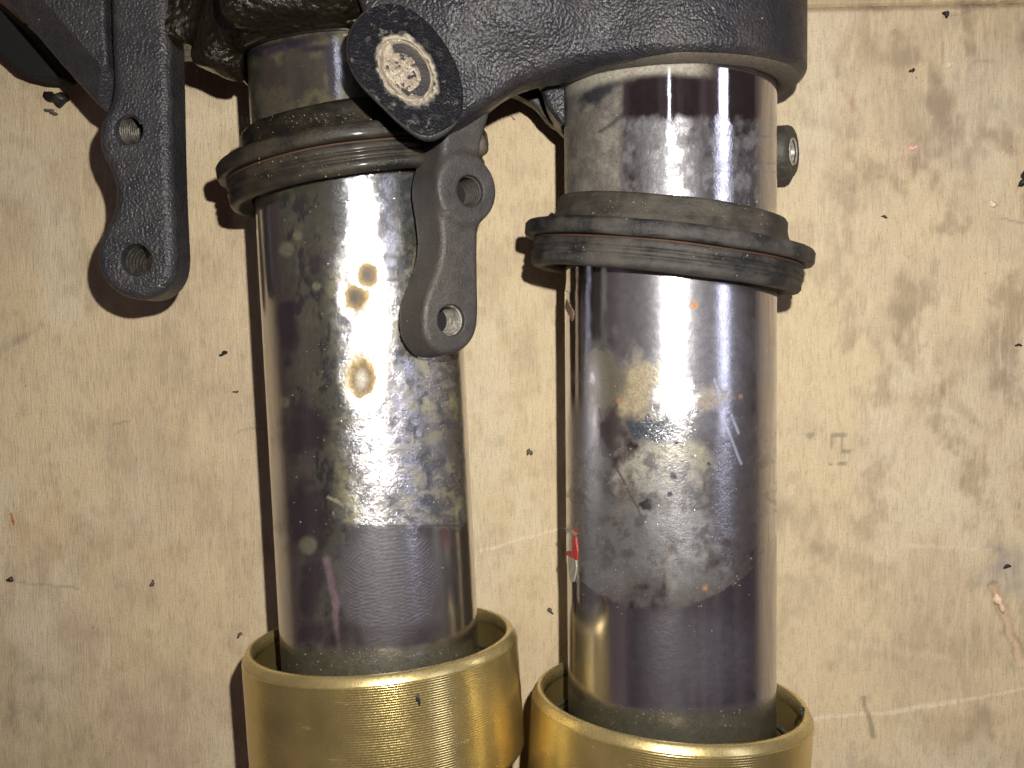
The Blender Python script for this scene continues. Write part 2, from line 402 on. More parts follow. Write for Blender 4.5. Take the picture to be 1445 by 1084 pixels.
def m_board():
    b = NB('stained_plywood'); a = b.attr('paint').outputs['Color']
    g = b.noise(b.co((0.6, 0.07, 0.5)), 0.55, 5, 0.65, 0.3); g2 = b.noise(b.co((0.3, 0.04, 0.3)), 0.35, 4, 0.6)
    f = b.noise(b.co(), 0.35, 4, 0.6); m = b.noise(b.co(), 0.03, 6, 0.65)
    c = b.mixc(b.mr(g, 0.50, 0.68, 0, 0.42), a, (0.26, 0.20, 0.13))
    c = b.mixc(b.mr(g2, 0.52, 0.68, 0, 0.40), c, (0.62, 0.50, 0.33))
    c = b.mixc(b.mr(f, 0.53, 0.70, 0, 0.45), c, (0.24, 0.17, 0.10))
    c = b.mixc(b.mr(m, 0.55, 0.75, 0, 0.25), c, (0.36, 0.27, 0.16))
    sp, _ = specks(b, b.co(), 0.028, 0.045, 0.16); c = b.mixc(b.math('MULTIPLY', sp, 0.7), c, (0.07, 0.05, 0.03))
    h = b.math('ADD', b.math('MULTIPLY', g, 1.0), b.math('MULTIPLY', f, 0.5))
    b.P(Base_Color=c, Roughness=b.mr(m, 0.3, 0.7, 0.42, 0.60), Normal=b.bump(h, 2.0, 0.8), Specular_IOR_Level=0.38)
    return b.m
M_BOARD = m_board()

# ------------------------------------------------------------------ board under everything
ZB = -197.0
def axis_pts(lo, hi, dlo, dhi, step, far):
    c = np.arange(dlo, dhi, step); l = -np.geomspace(step, dlo-lo, 24)[::-1]+dlo; r = np.geomspace(step, hi-dhi, 24)+c[-1]
    return np.concatenate([l, c, r])
YE = Wp(1250, 7, ZB)[1]
def board():
    xs = axis_pts(-2600, 2600, -860, 1000, 3.2, 0); ys = np.concatenate([-np.geomspace(3.2, 1500, 24)[::-1]-680, np.arange(-680, YE, 3.2), [YE]])
    X, Y = np.meshgrid(xs, ys, indexing='ij'); px, py = proj(np.stack([X, Y, np.full(X.shape, ZB)], -1))
    base = np.array([0.545, 0.437, 0.268]); c = np.broadcast_to(base, X.shape+(3,)).copy()
    n1 = fbm(px/160, py/200, 2, 6); n2 = fbm(px/45, py/60, 5, 6, 0.62); n3 = fbm(px/15, py/24, 9, 4)
    c = mixc(c, (0.46, 0.36, 0.24), sst(0.42, 0.66, n1)*0.8)
    c = mixc(c, (0.58, 0.50, 0.35), sst(0.5, 0.72, fbm(px/120, py/190, 21))*0.6)
    c = mixc(c, (0.30, 0.225, 0.135), sst(0.50, 0.72, n2)*(0.30+0.5*sst(1080, 1330, px)*(1-sst(650, 900, py))))
    c = mixc(c, (0.26, 0.20, 0.13), sst(0.56, 0.78, n3)*0.25)
    def st(col, a, *g, **k):
        nonlocal c
        c = mixc(c, col, np.clip(blob(px, py, *g, **k)*a*0.66*(0.25+1.5*n2)*(.3+1.4*n3), 0, 1))
    D = (0.20, 0.15, 0.095)
    st(D, .50, 1340, 160, 70, 90, 20, soft=.8, warp=.9, ws=30, seed=3); st(D, .5, 1420, 40, 50, 70, 0, soft=.7, warp=.7, seed=4)
    st(D, .55, 1355, 215, 26, 20, 30, soft=.6, warp=.8, ws=14); st(D, .5, 1270, 235, 26, 10, -30, soft=.7, warp=.9, ws=14)
    st(D, .42, 1215, 260, 40, 30, -20, soft=.8, warp=.9, ws=18, seed=8); st(D, .40, 1150, 170, 45, 12, 10, soft=.8, warp=.8, ws=16)
    st(D, .55, 1262, 455, 34, 22, -20, soft=.7, warp=.9, ws=16, seed=6); st(D, .45, 1250, 505, 10, 36, -35, soft=.7, warp=.7)
    st(D, .62, 1350, 572, 38, 9, 40, soft=.6, warp=.8, ws=14); st(D, .40, 1395, 520, 60, 45, 20, soft=.8, warp=1.0, ws=22, seed=12)
    st(D, .62, 1110, 735, 40, 22, 5, soft=.8, warp=.7, ws=20); st(D, .52, 1205, 795, 55, 17, 18, soft=.8, warp=.9, ws=16)
    st(D, .55, 1225, 832, 26, 10, -35, soft=.7, warp=.6); st((0.2, 0.2, 0.2), .75, 1425, 810, 34, 34, 0, soft=.6, warp=.9, ws=14, seed=14)
    st(D, .45, 1380, 1020, 30, 22, 0, soft=.8, warp=.9, ws=16); st(D, .4, 60, 1050, 110, 50, 10, soft=.9, warp=.9, ws=30, seed=16)
    st(D, .45, 20, 960, 60, 60, 0, soft=.9, warp=.9, ws=26, seed=17); st(D, .3, 130, 760, 40, 30, 0, soft=.9, warp=.9, ws=20)
    st(D, .25, 210, 500, 60, 40, 0, soft=.9, warp=.8, ws=24); st((0.2, 0.17, 0.12), .5, 22, 482, 36, 6, -30, soft=.7, warp=.5)
    st((0.40, 0.24, 0.10), .35, 60, 740, 40, 50, 40, soft=.9, warp=.6); st(D, .6, 1182, 104, 4, 10, 0, soft=.5, warp=.3)
    st((0.42, 0.17, 0.06), .6, 1203, 145, 2, 20, 5, soft=.8, warp=.3); st((0.45, 0.2, 0.06), .5, 1279, 225, 2, 26, 0, soft=.8, warp=.3)
    # rubbed stamp, pale scratches, cuts
    for (x, y, w, h) in ((1171, 610, 26, 3), (1171, 610, 3, 44), (1186, 634, 22, 3), (1187, 610, 3, 26), (1133, 612, 16, 2), (1135, 630, 3, 34), (1168, 652, 26, 2)):
        m = ((px > x) & (px < x+w) & (py > y) & (py < y+h+4)).astype(float)*sst(.35, .55, n3); c = mixc(c, (0.22, 0.19, 0.13), m*.8)
    P = (0.70, 0.60, 0.46)
    c = mixc(c, P, .6*np.maximum.reduce([seg(px, py, 1150, 1014, 1260, 1004, 1.2, 2.5), seg(px, py, 1260, 1004, 1350, 990, 1.8, 3), seg(px, py, 1350, 990, 1460, 970, 1.0, 2)]))
    c = mixc(c, P, .6*seg(px, py, 678, 778, 800, 742, .8, 2)); c = mixc(c, P, .18*seg(px, py, 1180, 905, 1340, 930, 1, 9))
    c = mixc(c, P, .35*seg(px, py, 1280, 770, 1400, 776, .8, 2)); c = mixc(c, (0.2, 0.16, 0.12), .7*seg(px, py, 1218, 985, 1232, 1040, 2.0, 3))
    c = mixc(c, (0.2, 0.16, 0.12), .5*np.maximum.reduce([seg(px, py, 24, 822, 110, 830, .6, 1.5), seg(px, py, 160, 598, 182, 596, .8, 1.5), seg(px, py, 335, 608, 372, 604, .6, 1.5),
         seg(px, py, 1402, 830, 1445, 920, 1.4, 2), seg(px, py, 1375, 88, 1400, 88, .8, 2), seg(px, py, 1408, 308, 1445, 314, .7, 1.4), seg(px, py, 1330, 90, 1332, 60, .8, 1), seg(px, py, 1332, 25, 1380, 12, .8, 1.5)]))
    Z = np.full(X.shape, ZB)
    groove = seg(px, py, 1403, 828, 1440, 930, 3, 6, 3); Z -= 5*groove
    c = mixc(c, (0.50, 0.34, 0.22), groove*.7)
    edge = sst(10, 0, YE-Y)*1.0; c = mixc(c, (0.12, 0.085, 0.055), edge*(0.2+.8*n3)*.9); Z -= 6*edge
    Z += 1.2*(fbm(px/60, py/60, 30)-.5)
    V = np.stack([X, Y, Z], -1); nx, ny = X.shape
    # rolled front edge down into the joint
    E = V[:, -1].copy(); E[:, 2] -= 120; V = np.concatenate([V, E[:, None]], 1); c = np.concatenate([c, c[:, -1:]], 1)
    nx, ny = V.shape[:2]; I, J = np.meshgrid(np.arange(nx-1), np.arange(ny-1), indexing='ij')
    F = np.stack([I*ny+J, (I+1)*ny+J, (I+1)*ny+J+1, I*ny+J+1], -1).reshape(-1, 4)
    mk('workbench_board', V.reshape(-1, 3), F, M_BOARD, attrs={'paint': c.reshape(-1, 3)})['kind'] = 'structure'
    # next board beyond the joint
    xs = axis_pts(-2600, 2600, -860, 1000, 6, 0); ys = np.concatenate([[YE+3], np.arange(YE+3, YE+160, 5), [YE+1500]])
    X, Y = np.meshgrid(xs, ys, indexing='ij'); n = fbm(X/30, Y/30, 40)
    Z = ZB-3+0*X; Z[:, 0] -= 110; Z[:, 1:5] -= 5*n[:, 1:5]
    c = mixc(np.broadcast_to([0.44, 0.35, 0.20], X.shape+(3,)).copy(), (0.28, 0.19, 0.115), sst(.35, .7, n)*.8*sst(300, 700, X)+.1)
    nx, ny = X.shape; I, J = np.meshgrid(np.arange(nx-1), np.arange(ny-1), indexing='ij')
    F = np.stack([I*ny+J, (I+1)*ny+J, (I+1)*ny+J+1, I*ny+J+1], -1).reshape(-1, 4)
    mk('workbench_board', np.stack([X, Y, Z], -1).reshape(-1, 3), F, M_BOARD, attrs={'paint': c.reshape(-1, 3)})['kind'] = 'structure'
board()

# ------------------------------------------------------------------ the two chromed tubes
RT = 145.0
RL = 141.0
LA0, LA1 = Wp(536.5, 900, 0), Wp(494, 100, 0)       # left tube axis, two points (low, high)
RA0, RA1 = Wp(946.5, 900, 0), Wp(944, 100, 0)
LDIR = (LA1-LA0)/np.linalg.norm(LA1-LA0); RDIR = (RA1-RA0)/np.linalg.norm(RA1-RA0)

PITS = ((519, 388, 14, 15, 1.0), (502, 420, 15, 17, .9), (511, 535, 18, 27, .72))
def paint_left(x, y):
    n1 = fbm(x/26, y/40, 3, 6, .6); n2 = fbm(x/9, y/9, 6, 4, .65); n3 = fbm(x/60, y/70, 8, 5)
    # u: position across the tube, 0 at its left edge and 1 at its right edge
    cx = 536.5 + (y-900)*0.0531; u = (x-cx)/276+.5
    col = np.broadcast_to([0.14, 0.13, 0.085], x.shape+(3,)).copy(); dirt = 0.04+.08*n1; rough = 0.12+.10*n1; bum = .08+.1*n2
    # olive film on the left third, open where bare chrome shows through
    ol = sst(.06, .14, u)*(1-sst(.38, .52, u))*sst(.30, .46, n3+.25*n1)*sst(238, 290, y)
    dirt = mix(dirt, .46, ol); col = mixc(col, (0.080, 0.082, 0.055), ol); rough = mix(rough, .11, ol); yb = sst(.52, .64, fbm(x/17, y/30, 91, 5, .62))*ol; dirt = mix(dirt, .62, yb*.6); col = mixc(col, (0.095, 0.09, 0.058), yb*.7); bb = sst(.54, .66, fbm(x/13, y/26, 95, 5, .65))*ol; dirt = mix(dirt, .8, bb*.7); col = mixc(col, (0.02, 0.022, 0.022), bb); bum = mix(bum, .30, ol)
    for (a, b, p, q, r) in ((430, 612, 34, 40, 10), (428, 735, 34, 48, 8), (438, 893, 22, 15, -20), (405, 465, 16, 50, 4), (440, 820, 14, 60, 8)):
        m = blob(x, y, a, b, p, q, r, soft=.5, warp=.7, ws=16, seed=a); dirt = mix(dirt, .35, m); col = mixc(col, (0.014, 0.014, 0.014), m); rough = mix(rough, .16, m)
    # rings left by dried droplets
    for (a, b, r) in ((420, 333, 7), (404, 352, 11), (447, 404, 6), (435, 770, 13), (400, 568, 8)):
        m = blob(x, y, a, b, r, r, 0, soft=.3, warp=.2); dirt = mix(dirt, .5, m*.7); col = mixc(col, (0.19, 0.19, 0.12), m)
    # coarse pitted grime down the middle, stops at a clean line at y 742
    gr = sst(.27, .42, u)*(1-sst(.93, 1.0, u))*sst(285, 380, y+60*(n1-.5))*(1-sst(738, 750, y+14*(n2-.5)+10*(n1-.5))); g = gr*(.55+.45*sst(.4, .6, n1))
    rough = mix(rough, .34+.14*n2, g); bum = mix(bum, .55+.4*n2, g)
    pat = sst(.47, .62, fbm(x/20, y/10, 14, 5, .65))*gr; dirt = mix(dirt, .62, pat*.8); col = mixc(col, (0.24, 0.22, 0.15), pat)
    pat = sst(.50, .64, fbm(x/14, y/14, 15, 5, .65))*gr; dirt = mix(dirt, .78, pat*.85); col = mixc(col, (0.04, 0.045, 0.055), pat)
    pat = sst(.56, .66, fbm(x/18, y/26, 17, 5, .6))*gr; dirt = mix(dirt, .5, pat*.6); col = mixc(col, (0.30, 0.27, 0.13), pat)
    up = sst(.3, .5, u)*(1-sst(285, 390, y))*sst(240, 250, y); rough = mix(rough, .11, up*.9); bum = mix(bum, .5, up); dirt = mix(dirt, .42+.42*sst(.42, .58, fbm(x/11, y/14, 77, 5, .65)), up); col = mixc(col, (0.075, 0.08, 0.085), up)  # dirt tone put in here to dim the flash highlight below the seal
    # horizontal wipe lines
    for (a, b, w) in ((362, .8, 1.6), (377, .6, 1), (394, .8, 1.4), (742, 1, 1.2), (470, .35, 1), (650, .3, 1)):
        m = (1-sst(w, w+1.4, np.abs(y-a+2*(vn(x/16, y*0, 4)-.5))))*sst(.28, .34, u)*b*sst(.3, .5, vn(x/10, y*0, a)); dirt = mix(dirt, .8, m); col = mixc(col, (0.035, 0.035, 0.04), m)
    # amber halos round the droplets
    for (a, b, r, q, k) in PITS:
        m = blob(x, y, a, b, r*1.35, q*1.3, 0, soft=.45, warp=.18, ws=12, seed=a); dirt = mix(dirt, .86, m); col = mixc(col, (0.50, 0.36, 0.12), m); bum = mix(bum, .0, m); rough = mix(rough, .5, m)
        m = blob(x, y, a, b, r*.9, q*.9, 0, soft=.4, warp=.3, ws=8, seed=a+1); dirt = mix(dirt, 1.5, m); col = mixc(col, (0.15, 0.09, 0.03), m)
        m = blob(x, y, a-1, b, r*.4, q*.45, 0, soft=.8, warp=.2, ws=5, seed=a+2); dirt = mix(dirt, 1.5, m); col = mixc(col, (0.05, 0.04, 0.025) if k > .8 else (0.5, 0.46, 0.36), m)
    # fingerprint smear below the line
    fp = blob(x, y, 553, 820, 76, 88, 0, soft=.3, warp=.25, ws=50, seed=4)*sst(742, 746, y)
    xx = (x-553)/70; yy = (y-800)/90; ph = (y + 26*xx*xx + 9*xx + 2*(fbm(x/34, y/34, 31, 3)-.5)*6)*2*np.pi/5.2
    rid = .5+.5*np.sin(ph); rough = mix(rough, .20+.06*rid, fp); dirt = mix(dirt, .10+.40*rid, fp); col = mixc(col, (0.17, 0.165, 0.17), fp); bum = mix(bum, .25, fp)
    dk = blob(x, y, 548, 890, 46, 9, -4, soft=.7, warp=.5); dirt = mix(dirt, .1, dk*.8)
    m = seg(x, y, 462, 790, 473, 850, 1.0, 7, 2)+seg(x, y, 473, 850, 476, 918, 1.0, 7, 2); m = np.clip(m, 0, 1)*sst(.2, .6, n1); dirt = mix(dirt, .42, m*.8); col = mixc(col, (0.30, 0.20, 0.22), m)
    # white wandering run near y 700
    m = np.maximum.reduce([seg(x, y, 455, 700, 475, 706, 1, 2), seg(x, y, 475, 706, 500, 730, 1, 2.4), seg(x, y, 500, 730, 503, 700, .8, 1.6), seg(x, y, 470, 722, 470, 742, 1, 2)])
    m = m*sst(.4, .6, n2); dirt = mix(dirt, .6, m); col = mixc(col, (0.34, 0.33, 0.22), m)
    # foot of the tube: oily olive with crumbs
    ft = sst(905, 930, y+8*(n1-.5)); dirt = mix(dirt, .62, ft); col = mixc(col, mix(0.045, .1, n2)[..., None]*np.array([1, .98, .62]), ft); rough = mix(rough, .25, ft); bum = mix(bum, .6, ft)
    # above the seal: thin yellow oil film with dark purple wipes
    tp = 1-sst(190, 215, y); dirt = mix(dirt, .60+.25*sst(.4, .6, n3), tp); col = mixc(col, (0.085, 0.078, 0.042), tp); col = mixc(col, (0.045, 0.04, 0.03), tp*sst(.45, .62, n1)); rough = mix(rough, .12, tp); bum = mix(bum, .12, tp)
    m = np.clip(blob(x, y, 470, 95, 9, 40, -3, soft=.5, warp=.5, ws=12)+blob(x, y, 395, 66, 60, 7, -14, soft=.6, warp=.5, ws=12)+blob(x, y, 455, 68, 26, 5, -4, soft=.6, warp=.4), 0, 1)*tp
    col = mixc(col, (0.030, 0.024, 0.038), m); dirt = mix(dirt, .5, m)
    return col, dirt, rough, bum

def paint_right(x, y):
    n1 = fbm(x/26, y/30, 43, 6, .6); n2 = fbm(x/8, y/8, 46, 4, .65); n3 = fbm(x/55, y/60, 48, 5); u = (x-800)/290
    col = np.broadcast_to([0.20, 0.18, 0.14], x.shape+(3,)).copy(); dirt = 0.01+.04*n1; rough = 0.04+.04*n1; bum = .02+.05*n2
    T = 1-sst(292, 300, y)
    # upper band: matte dust on the left, mirror-clean top right, cloudy smear below it
    du = T*(1-sst(872, 882, x+5*(n1-.5)+6*sst(150, 200, y)*(n2-.5))); dirt = mix(dirt, .80, du); col = mixc(col, (0.15, 0.135, 0.115), du); col = mixc(col, (0.24, 0.22, 0.18), du*sst(.4, .65, n1)); rough = mix(rough, .42, du); bum = mix(bum, .3, du)
    m = blob(x, y, 852, 125, 34, 12, -35, soft=.6, warp=.9, ws=12, seed=2)*T; dirt = mix(dirt, .7, m); col = mixc(col, (0.03, 0.03, 0.035), m)
    cl = T*sst(158, 176, y+26*(fbm(x/14, y/18, 50)-.5)); cloud = cl*sst(.28, .55, n1)*(1-.6*sst(1060, 1082, x)); cp = sst(.40, .62, fbm(x/12, y/20, 52, 5, .65)); dirt = mix(dirt, .18+.42*cp, cloud*(1-du)); col = mixc(col, (0.20, 0.20, 0.21), cloud*(1-du)); rough = mix(rough, .13+.13*(1-cp)*(1-sst(975, 1000, x)), cl*(1-du)); bum = mix(bum, .22, cl*(1-du))
    m = T*(1-sst(98, 112, y-8*np.abs((x-945)/150)**2*4+8*(n1-.5)))*(1-sst(975, 1020, x)); dirt = mix(dirt, .8, m); col = mixc(col, (0.36, 0.33, 0.27), m)
    for a in (905, 917, 938, 957, 990):
        m = seg(x, y, a, 165, a+6*math.sin(a), 275, .7, 1.2, 3, a)*T*.7; dirt = mix(dirt, .7, m); col = mixc(col, (0.05, 0.05, 0.06), m)
    for a in (190, 222, 228, 240):
        m = (1-sst(1, 2.4, np.abs(y-a-.02*(x-950))))*sst(975, 1000, x)*T*.6*sst(.3, .5, vn(x/9, y*0, a)); dirt = mix(dirt, .6, m); col = mixc(col, (0.06, 0.05, 0.06), m)
    m = seg(x, y, 848, 185, 880, 160, 1.5, 3)*T; col = mixc(col, (0.05, 0.05, 0.05), m*.8)
    B = 1-T
    # light haze around the flash reflection
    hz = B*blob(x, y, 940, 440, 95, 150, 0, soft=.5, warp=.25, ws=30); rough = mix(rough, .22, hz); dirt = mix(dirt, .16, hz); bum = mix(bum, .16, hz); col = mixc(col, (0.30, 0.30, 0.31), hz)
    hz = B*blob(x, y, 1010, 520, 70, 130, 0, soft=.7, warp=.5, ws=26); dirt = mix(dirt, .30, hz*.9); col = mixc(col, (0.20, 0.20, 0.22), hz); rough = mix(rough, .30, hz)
    # baked sandy patches
    ps = sst(500, 560, y+30*(n1-.5))
    KD = 1-.55*sst(790, 850, y)-.25*sst(1000, 1050, x)
    for (a, b, p, q, r, k, cc) in ((900, 552, 34, 50, 0, .80, (0.36, 0.30, 0.18)), (850, 535, 30, 50, 0, .55, (0.17, 0.15, 0.10)), (930, 668, 66, 46, 0, .78, (0.31, 0.29, 0.24)), (998, 563, 30, 15, -10, .62, (0.33, 0.28, 0.20)),
                                (965, 640, 40, 16, 0, .75, (0.36, 0.32, 0.20)), (995, 650, 34, 12, 8, .6, (0.32, 0.30, 0.19)), (875, 740, 50, 40, 0, .55, (0.19, 0.18, 0.155)), (840, 690, 30, 60, 0, .40, (0.16, 0.165, 0.15)),
                                (970, 745, 52, 70, -15, .58, (0.25, 0.25, 0.25)), (1000, 830, 60, 26, -12, .50, (0.20, 0.20, 0.18)), (890, 790, 60, 50, 0, .5, (0.155, 0.155, 0.15)), (1040, 700, 36, 100, 0, .40, (0.085, 0.08, 0.085)), (860, 830, 44, 22, 20, .62, (0.16, 0.165, 0.165))):
        m = B*blob(x, y, a, b, p, q, r, soft=.45, warp=.8, ws=20, seed=a+b); m = m*KD; dirt = mix(dirt, k, m); col = mixc(col, cc, m); bum = mix(bum, .38, m); rough = mix(rough, .30, m)
    pat = B*sst(.50, .66, fbm(x/16, y/16, 60, 5, .65))*sst(600, 640, y)*(1-sst(780, 850, y)); dirt = mix(dirt, .6, pat*.7); col = mixc(col, (0.06, 0.055, 0.055), pat*.8)
    m = B*blob(x, y, 928, 608, 44, 20, 0, soft=.4, warp=.8, ws=12, seed=9); dirt = mix(dirt, .86, m); col = mixc(col, (0.03, 0.04, 0.055), m); rough = mix(rough, .25, m); bum = mix(bum, .75, m)
    m = B*blob(x, y, 955, 560, 34, 34, 0, soft=.6, warp=.8, ws=10, seed=19); bum = mix(bum, .95, m*.8); rough = mix(rough, .28, m)
    m = B*blob(x, y, 855, 605, 26, 26, 0, soft=.5, warp=.8, ws=16, seed=29); dirt = mix(dirt, .12, m)
    lw = B*(1-sst(826, 846, x))*sst(540, 600, y)*(1-sst(780, 810, y)); bum = mix(bum, .45, lw); rough = mix(rough, .22, lw)
    # pits, scratches, rust
    for (a, b, r) in ((950, 672, 6), (945, 697, 4.5), (910, 712, 10), (1000, 655, 3), (955, 625, 4)):
        m = B*blob(x, y, a, b, r, r*.8, 20, soft=.3, warp=.5, ws=5); dirt = mix(dirt, .95, m); col = mixc(col, (0.008, 0.008, 0.01), m)
    for (a, b, r) in ((995, 830, 3.5), (1006, 893, 3), (980, 431, 6), (873, 565, 3), (1045, 560, 2.5)):
        m = B*blob(x, y, a, b, r, r, 0, soft=.5, warp=.4, ws=5); dirt = mix(dirt, .9, m); col = mixc(col, (0.42, 0.17, 0.03), m)
    for s_ in ((1021, 590, 1046, 655), (1032, 585, 1042, 612), (870, 660, 905, 728), (1008, 535, 1016, 560)):
        m = B*seg(x, y, *s_, .9, 1.4, .5); dirt = mix(dirt, .75, m); col = mixc(col, (0.36, 0.38, 0.52) if s_[0] > 1000 else (0.06, 0.05, 0.045), m)
    m = B*np.maximum.reduce([seg(x, y, 950, 700, 943, 760, 1.2, 2, 4), seg(x, y, 943, 760, 940, 830, 1.5, 2, 5), seg(x, y, 950, 712, 985, 690, 1, 2, 3), seg(x, y, 948, 712, 900, 705, 1, 2, 3)]); m = m*sst(.4, .6, n2); dirt = mix(dirt, .6, m*.7); col = mixc(col, (0.20, 0.16, 0.11), m*.7)
    below = B*sst(-1, 2, y-film_edge(x)); dirt = mix(dirt, .10+.16*n1, below); rough = mix(rough, .13, below); col = mixc(col, (0.09, 0.085, 0.095), below); bum = mix(bum, .03, below)
    # below the film: clean, faint haze on the flash axis
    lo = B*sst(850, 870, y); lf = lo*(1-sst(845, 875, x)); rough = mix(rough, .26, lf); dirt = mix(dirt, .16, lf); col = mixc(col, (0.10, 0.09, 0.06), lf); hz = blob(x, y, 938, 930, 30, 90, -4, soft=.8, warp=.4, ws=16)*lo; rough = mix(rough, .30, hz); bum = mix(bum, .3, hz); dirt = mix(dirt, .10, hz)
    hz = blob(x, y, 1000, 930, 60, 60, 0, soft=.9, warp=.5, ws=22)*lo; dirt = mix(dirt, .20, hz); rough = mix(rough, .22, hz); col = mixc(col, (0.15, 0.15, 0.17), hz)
    yf = 975 + 20*np.sqrt(np.clip(1-((x-946)/146)**2, 0, 1)); ft = sst(0, 14, y-yf); dirt = mix(dirt, .70, ft); col = mixc(col, mix(0.035, .07, n2)[..., None]*np.array([1, .95, .6]), ft); rough = mix(rough, .22, ft); bum = mix(bum, .4, ft)
    return col, dirt, rough, bum

def film_edge(x):          # lower edge of the film, photo pixels
    t = (x-930)/135.0
    return 863 - 68*np.abs(t)**2.1*(1+.05*np.sin(x/9.0)) - 3*np.sin(x/13.0)*(x > 960) - 5*(fbm(x/16, x*0, 3)-.5)*(1+1.5*(x > 960))

def tube(name, O, A, paint, t0, t1, label, group, RT=145.0):
    root = empty(name, O + A*t0, label, 'fork tube', group)
    n, st = 460, 2.4; T = np.arange(t0, t1, st); th = np.linspace(0, 2*np.pi, n, endpoint=False)
    X, A_, Z = frame(A)
    def surf(th, T, r):
        return O + r*(np.sin(th)[:, None, None]*X + np.cos(th)[:, None, None]*Z) + T[None, :, None]*A
    # angular density higher on the side that faces up
    th = th + 0.45*np.sin(th)*-1; 
    V = surf(th, T, RT)
    px, py = proj(V); c, d, r, b = paint(px, py)
    V = V + (V-(O+T[None, :, None]*A))/RT*(0.5*(fbm(px/9, py/9, 70, 3)-.5)*np.clip(b*2-.6, 0, 1))[..., None]
    if paint is paint_left:
        up_ = (V[..., 2] > 0)
        for (a, b_, p, q, k_) in PITS:
            m = blob(px, py, a, b_, p*1.25, q*1.25, 0, soft=.7, warp=.15)*up_; rimm = blob(px, py, a, b_, p*1.7, q*1.6, 0, soft=.5, warp=.15)*up_
            V = V + (V-(O+T[None, :, None]*A))/RT*(rimm*.8-m*3.2)[..., None]
    k = len(T); I, J = np.meshgrid(np.arange(n), np.arange(k-1), indexing='ij'); I2 = (I+1) % n
    F = np.stack([I*k+J, I2*k+J, I2*k+J+1, I*k+J+1], -1).reshape(-1, 4)
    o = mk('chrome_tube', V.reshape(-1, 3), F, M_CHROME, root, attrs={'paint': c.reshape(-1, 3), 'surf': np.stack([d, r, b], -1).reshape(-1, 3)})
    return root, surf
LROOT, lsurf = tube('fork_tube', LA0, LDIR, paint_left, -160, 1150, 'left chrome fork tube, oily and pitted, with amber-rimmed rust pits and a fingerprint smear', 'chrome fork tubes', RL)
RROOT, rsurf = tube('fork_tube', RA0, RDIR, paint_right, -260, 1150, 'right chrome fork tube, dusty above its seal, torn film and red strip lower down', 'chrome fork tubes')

def film():
    T = np.arange(20, 640, 2.2); th = np.linspace(-1.75, 1.10, 240)
    V = rsurf(th, T, RT+1.0); px, py = proj(V); c, d, r, b = paint_right(px, py)
    k = len(T); I, J = np.meshgrid(np.arange(len(th)-1), np.arange(k-1), indexing='ij')
    edge_y = film_edge(px) + 3*(vn(px/5, py*0, 9)-.5)
    rim = sst(4, 0, edge_y-py); d = mix(d, .5, rim*.5*sst(.45, .7, vn(px/11, py/11, 7))); c = mixc(c, (0.24, 0.22, 0.21), rim*.6)
    # snap the last row onto the edge, drop what lies below it
    keep = (py < edge_y) & (py > 410) 
    F = np.stack([I*k+J, (I+1)*k+J, (I+1)*k+J+1, I*k+J+1], -1)
    ok = keep[:-1, :-1] & keep[1:, :-1] & keep[1:, 1:] & keep[:-1, 1:]
    F = F[ok].reshape(-1, 4); used = np.unique(F); mp_ = np.zeros(V.shape[0]*k, int); mp_[used] = np.arange(len(used))
    mk('film', V.reshape(-1, 3)[used], mp_[F], M_CHROME, RROOT, label='torn clear film with baked grime and an uneven lower edge',
       attrs={'paint': c.reshape(-1, 3)[used], 'surf': np.stack([d, r, b], -1).reshape(-1, 3)[used]})
film()

def on_tube(px, py, O, A, r):
    """point on the camera side of the tube seen at px,py, and the outward normal"""
    d = FWD*FL + (px-722.5)*RGT - (py-542)*UPV; d /= np.linalg.norm(d)
    w = CAM-O; dp = d - A*(d@A); wp = w - A*(w@A)
    a = dp@dp; b = 2*dp@wp; c = wp@wp-r*r; D = max(b*b-4*a*c, 0)
    P = CAM + d*((-b-math.sqrt(D))/(2*a)); nrm = (P-O) - A*((P-O)@A); return P, nrm/np.linalg.norm(nrm)

def dome(name, P, N, rx, ry, h, mat, parent, rot=0, jag=0.08, seed=1, rings=7, n=28, label=None):
    up = np.array([0, 1.0, 0]); X = np.cross(up, N); X /= np.linalg.norm(X); Y = np.cross(N, X)
    c, s = math.cos(R_(rot)), math.sin(R_(rot)); X, Y = X*c+Y*s, -X*s+Y*c
    rs = np.random.RandomState(seed); ph = rs.rand(4)*6
    V = [P+N*h]; F = []
    for i in range(1, rings+1):
        a = i/rings*math.pi/2
        for j in range(n):
            t = j/n*2*math.pi; k = 1+jag*(math.sin(2*t+ph[0])+.7*math.sin(3*t+ph[1])+.5*math.sin(5*t+ph[2]))
            V.append(P + X*rx*k*math.sin(a)*math.cos(t) + Y*ry*k*math.sin(a)*math.sin(t) + N*(h*math.cos(a)-(.6 if i == rings else 0)))
    for j in range(n): F.append([0, 1+j, 1+(j+1) % n])
    for i in range(rings-1):
        for j in range(n): F.append([1+i*n+j, 1+(i+1)*n+j, 1+(i+1)*n+(j+1) % n, 1+i*n+(j+1) % n])
    return mk(name, V, F, mat, parent, label=label)
rs = np.random.RandomState(5)
def crumbs(name, spots, O, A, parent, mat, r, r0=1.0, r1=2.4):
    V = []; F = []
    oc = np.array([[1, 0, 0], [-1, 0, 0], [0, 1, 0], [0, -1, 0], [0, 0, 1], [0, 0, -1]], float); of = [[0, 2, 4], [2, 1, 4], [1, 3, 4], [3, 0, 4], [2, 0, 5], [1, 2, 5], [3, 1, 5], [0, 3, 5]]
    for (x, y) in spots:
        P, N = on_tube(x, y, O, A, r); s = r0+(r1-r0)*rs.rand()**2; b = len(V)
        for v in oc: V.append(P+N*s*.5+v*s*(.6+.8*rs.rand(3)))
        F += [[b+i for i in f] for f in of]
    o = mk(name, V, F, mat, parent, smooth=False); o['kind'] = 'stuff'; return o
